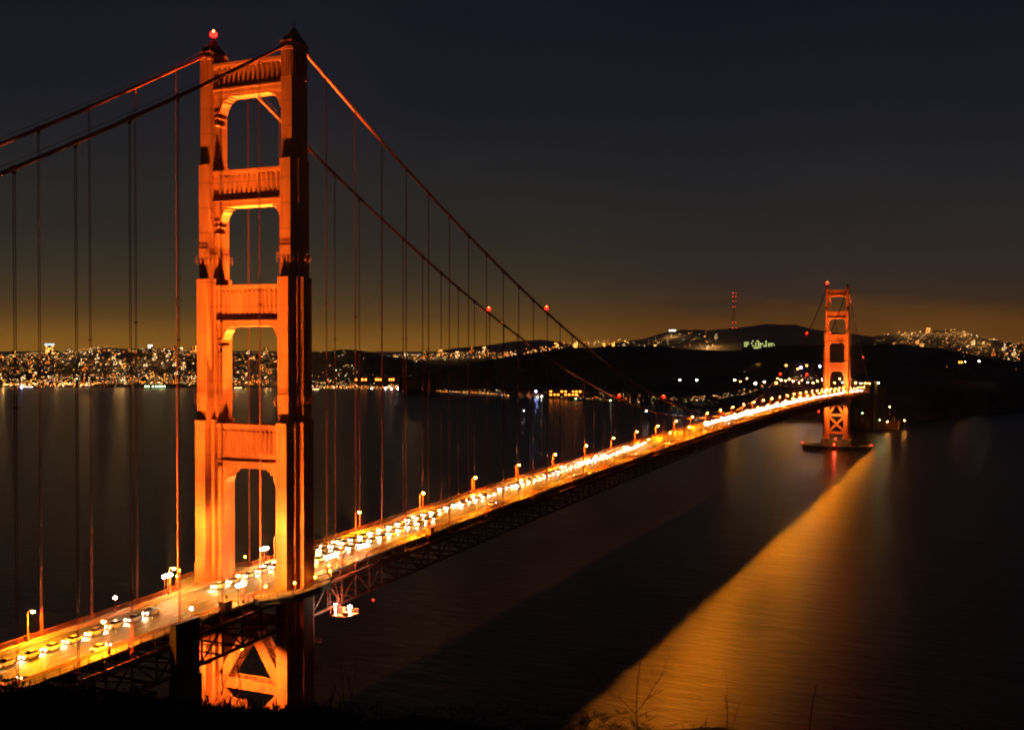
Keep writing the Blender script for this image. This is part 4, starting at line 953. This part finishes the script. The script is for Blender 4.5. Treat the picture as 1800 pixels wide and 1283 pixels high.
def plant(u_, vtop, D, lab, spread=.3, depth=3, nbr=5, seed=0, rad=.007, name='bare_shrub', lean=0):
    rnd = random.Random(seed); top = dep(u_, vtop, D); base = Vector((top.x, top.y, hN(top.x, top.y)-.05)); H = top.z-base.z; m = MB()
    def branch(p, d, L, r, lv):
        pts = [p]; rs = [r]; n = 6
        for i in range(n):
            d = (d+Vector((rnd.uniform(-1, 1), rnd.uniform(-1, 1), rnd.uniform(-.5, .9)))*.16).normalized(); p = p+d*(L/n); pts.append(p); rs.append(r*(1-.75*(i+1)/n))
            if lv < depth and i >= (1 if lv else 2) and rnd.random() < .75:
                for _ in range(1 if rnd.random() < .6 else 2):
                    a = rnd.uniform(0, 6.28); dd = (d+Vector((cos(a), sin(a), .1))*rnd.uniform(.7, 1.1)*spread*3).normalized()
                    branch(p, dd, L*rnd.uniform(.28, .5), rs[-1]*.65, lv+1)
        m.tube(pts, rs, 5)
    for k in range(nbr):
        a = rnd.uniform(0, 6.28); d = Vector((cos(a)*spread*(k > 0)+lean*RT.x, sin(a)*spread*(k > 0)+lean*RT.y, 1)).normalized()
        branch(base+Vector((rnd.uniform(-.05, .05), rnd.uniform(-.05, .05), 0)), d, H*(1.04 if k == 0 else rnd.uniform(.55, .85)), rad*(1 if k == 0 else .7), 0)
    tag(m.build(name, TWIG), lab, 'shrub')
def scrub(u_, vtop, D, lab, w, seed):
    rnd = random.Random(seed); top = dep(u_, vtop, D); base = Vector((top.x, top.y, hN(top.x, top.y)-.05)); H = top.z-base.z; m = MB(); m.mi = 0
    for k in range(9):
        a = rnd.uniform(0, 6.28); q = base+Vector((cos(a)*w*.7, sin(a)*w*.5, H*rnd.uniform(.5, .9))); m.tube([base, base.lerp(q, .5)+Vector((0, 0, .03)), q], [.008, .006, .003], 4)
    m.mi = 1
    for k in range(1300):
        a = rnd.uniform(0, 6.28); r = w*math.sqrt(rnd.random()); hh = H*(1-(r/w)**2*.7)*rnd.random()**.45*(1 if rnd.random() > .06 else 1.25)
        c_ = base+Vector((cos(a)*r, sin(a)*r, hh)); d = Vector((rnd.uniform(-1, 1), rnd.uniform(-1, 1), rnd.uniform(-.2, 1.2))).normalized(); n_ = d.cross(Vector((rnd.uniform(-1, 1), rnd.uniform(-1, 1), .3))).normalized(); L_ = rnd.uniform(.02, .05)
        m.add([c_, c_+d*L_*.5+n_*L_*.17, c_+d*L_, c_+d*L_*.5-n_*L_*.17], [(0, 1, 2, 3)])
    tag(m.build('low_shrub', [TWIG, GRASS]), lab, 'shrub')
for i, (u_, vt, lab) in enumerate(((10, 1204, 'leafy black shrub filling the bottom left corner'), (78, 1212, 'leafy dark shrub under the left end of the deck'), (150, 1216, 'rounded dark shrub below the first stretch of deck'), (225, 1222, 'dark leafy shrub left of the sheeted tower foot'), (300, 1238, 'dark leafy shrub under the sheeted tower'), (372, 1258, 'dark leafy shrub just right of the sheeted tower foot'), (440, 1274, 'dark leafy shrub under the lit bracing'), (520, 1282, 'dark leafy shrub under the outer leg of the near tower'))):
    scrub(u_, vt, 4.6, lab, .22, 50+i)
plant(1128, 1180, 5.6, 'bare branching shrub silhouetted against the orange water', .42, 3, 5, 3, .007)
plant(1302, 1228, 5.2, 'low spiky shrub tip right of the bare branching shrub', .12, 1, 2, 4, .006)
plant(1419, 1192, 5.4, 'single thin stalk at the bottom right of the picture', .05, 0, 1, 6, .006)
plant(1222, 1252, 5.0, 'short straight stalk between the shrub and the spiky tip', .03, 0, 1, 8, .004)
plant(456, 1122, 5.8, 'tall bare shrub in front of the lit bracing below the near tower', .25, 2, 4, 12, .006)
plant(372, 1180, 5.4, 'thin twigs in front of the lit bracing beside the sheeted tower', .2, 2, 3, 15, .005)
plant(598, 1160, 6.2, 'thin branching shrub right of the near tower foot', .35, 3, 4, 17, .0045)
plant(636, 1190, 5.6, 'upright dark stem right of the thin branching shrub', .12, 1, 2, 19, .005)
plant(90, 1158, 5.0, 'grass stalks leaning over the deck at the left edge', .2, 1, 5, 23, .003, 'grass_stalks', .3)
plant(50, 1168, 5.0, 'leftmost leaning grass stalks over the deck', .2, 1, 4, 27, .003, 'grass_stalks', .3)
def haze():
    m = bpy.data.materials.new('haze_air'); m.use_nodes = True; nt = m.node_tree; nt.nodes.clear()
    o = N(nt, 'ShaderNodeOutputMaterial'); v = N(nt, 'ShaderNodeVolumePrincipled'); v.inputs['Color'].default_value = (.9, .86, .8, 1); v.inputs['Density'].default_value = HAZE_D; v.inputs['Anisotropy'].default_value = .2
    nt.links.new(v.outputs[0], o.inputs['Volume']); b = MB(); b.box(-9500, 6500, -1500, 15500, -9, 640)
    tag(b.build('haze', m), 'thin night haze over the strait and city', 'haze', kind='stuff')
HAZE_D = 2.6e-5
haze()
# ------------------------------------------------------------------ render settings
scn.render.engine = 'CYCLES'
scn.view_settings.view_transform = 'Standard'; scn.view_settings.look = 'None'; scn.view_settings.exposure = 0; scn.view_settings.gamma = 1
c = scn.cycles; c.use_denoising = True; c.max_bounces = 4; c.diffuse_bounces = 2; c.glossy_bounces = 3; c.caustics_reflective = False; c.caustics_refractive = False
c.volume_bounces = 0; c.sample_clamp_indirect = 2; c.sample_clamp_direct = 180; c.use_light_tree = True; c.filter_width = 1.9; c.use_adaptive_sampling = True; c.adaptive_threshold = .02
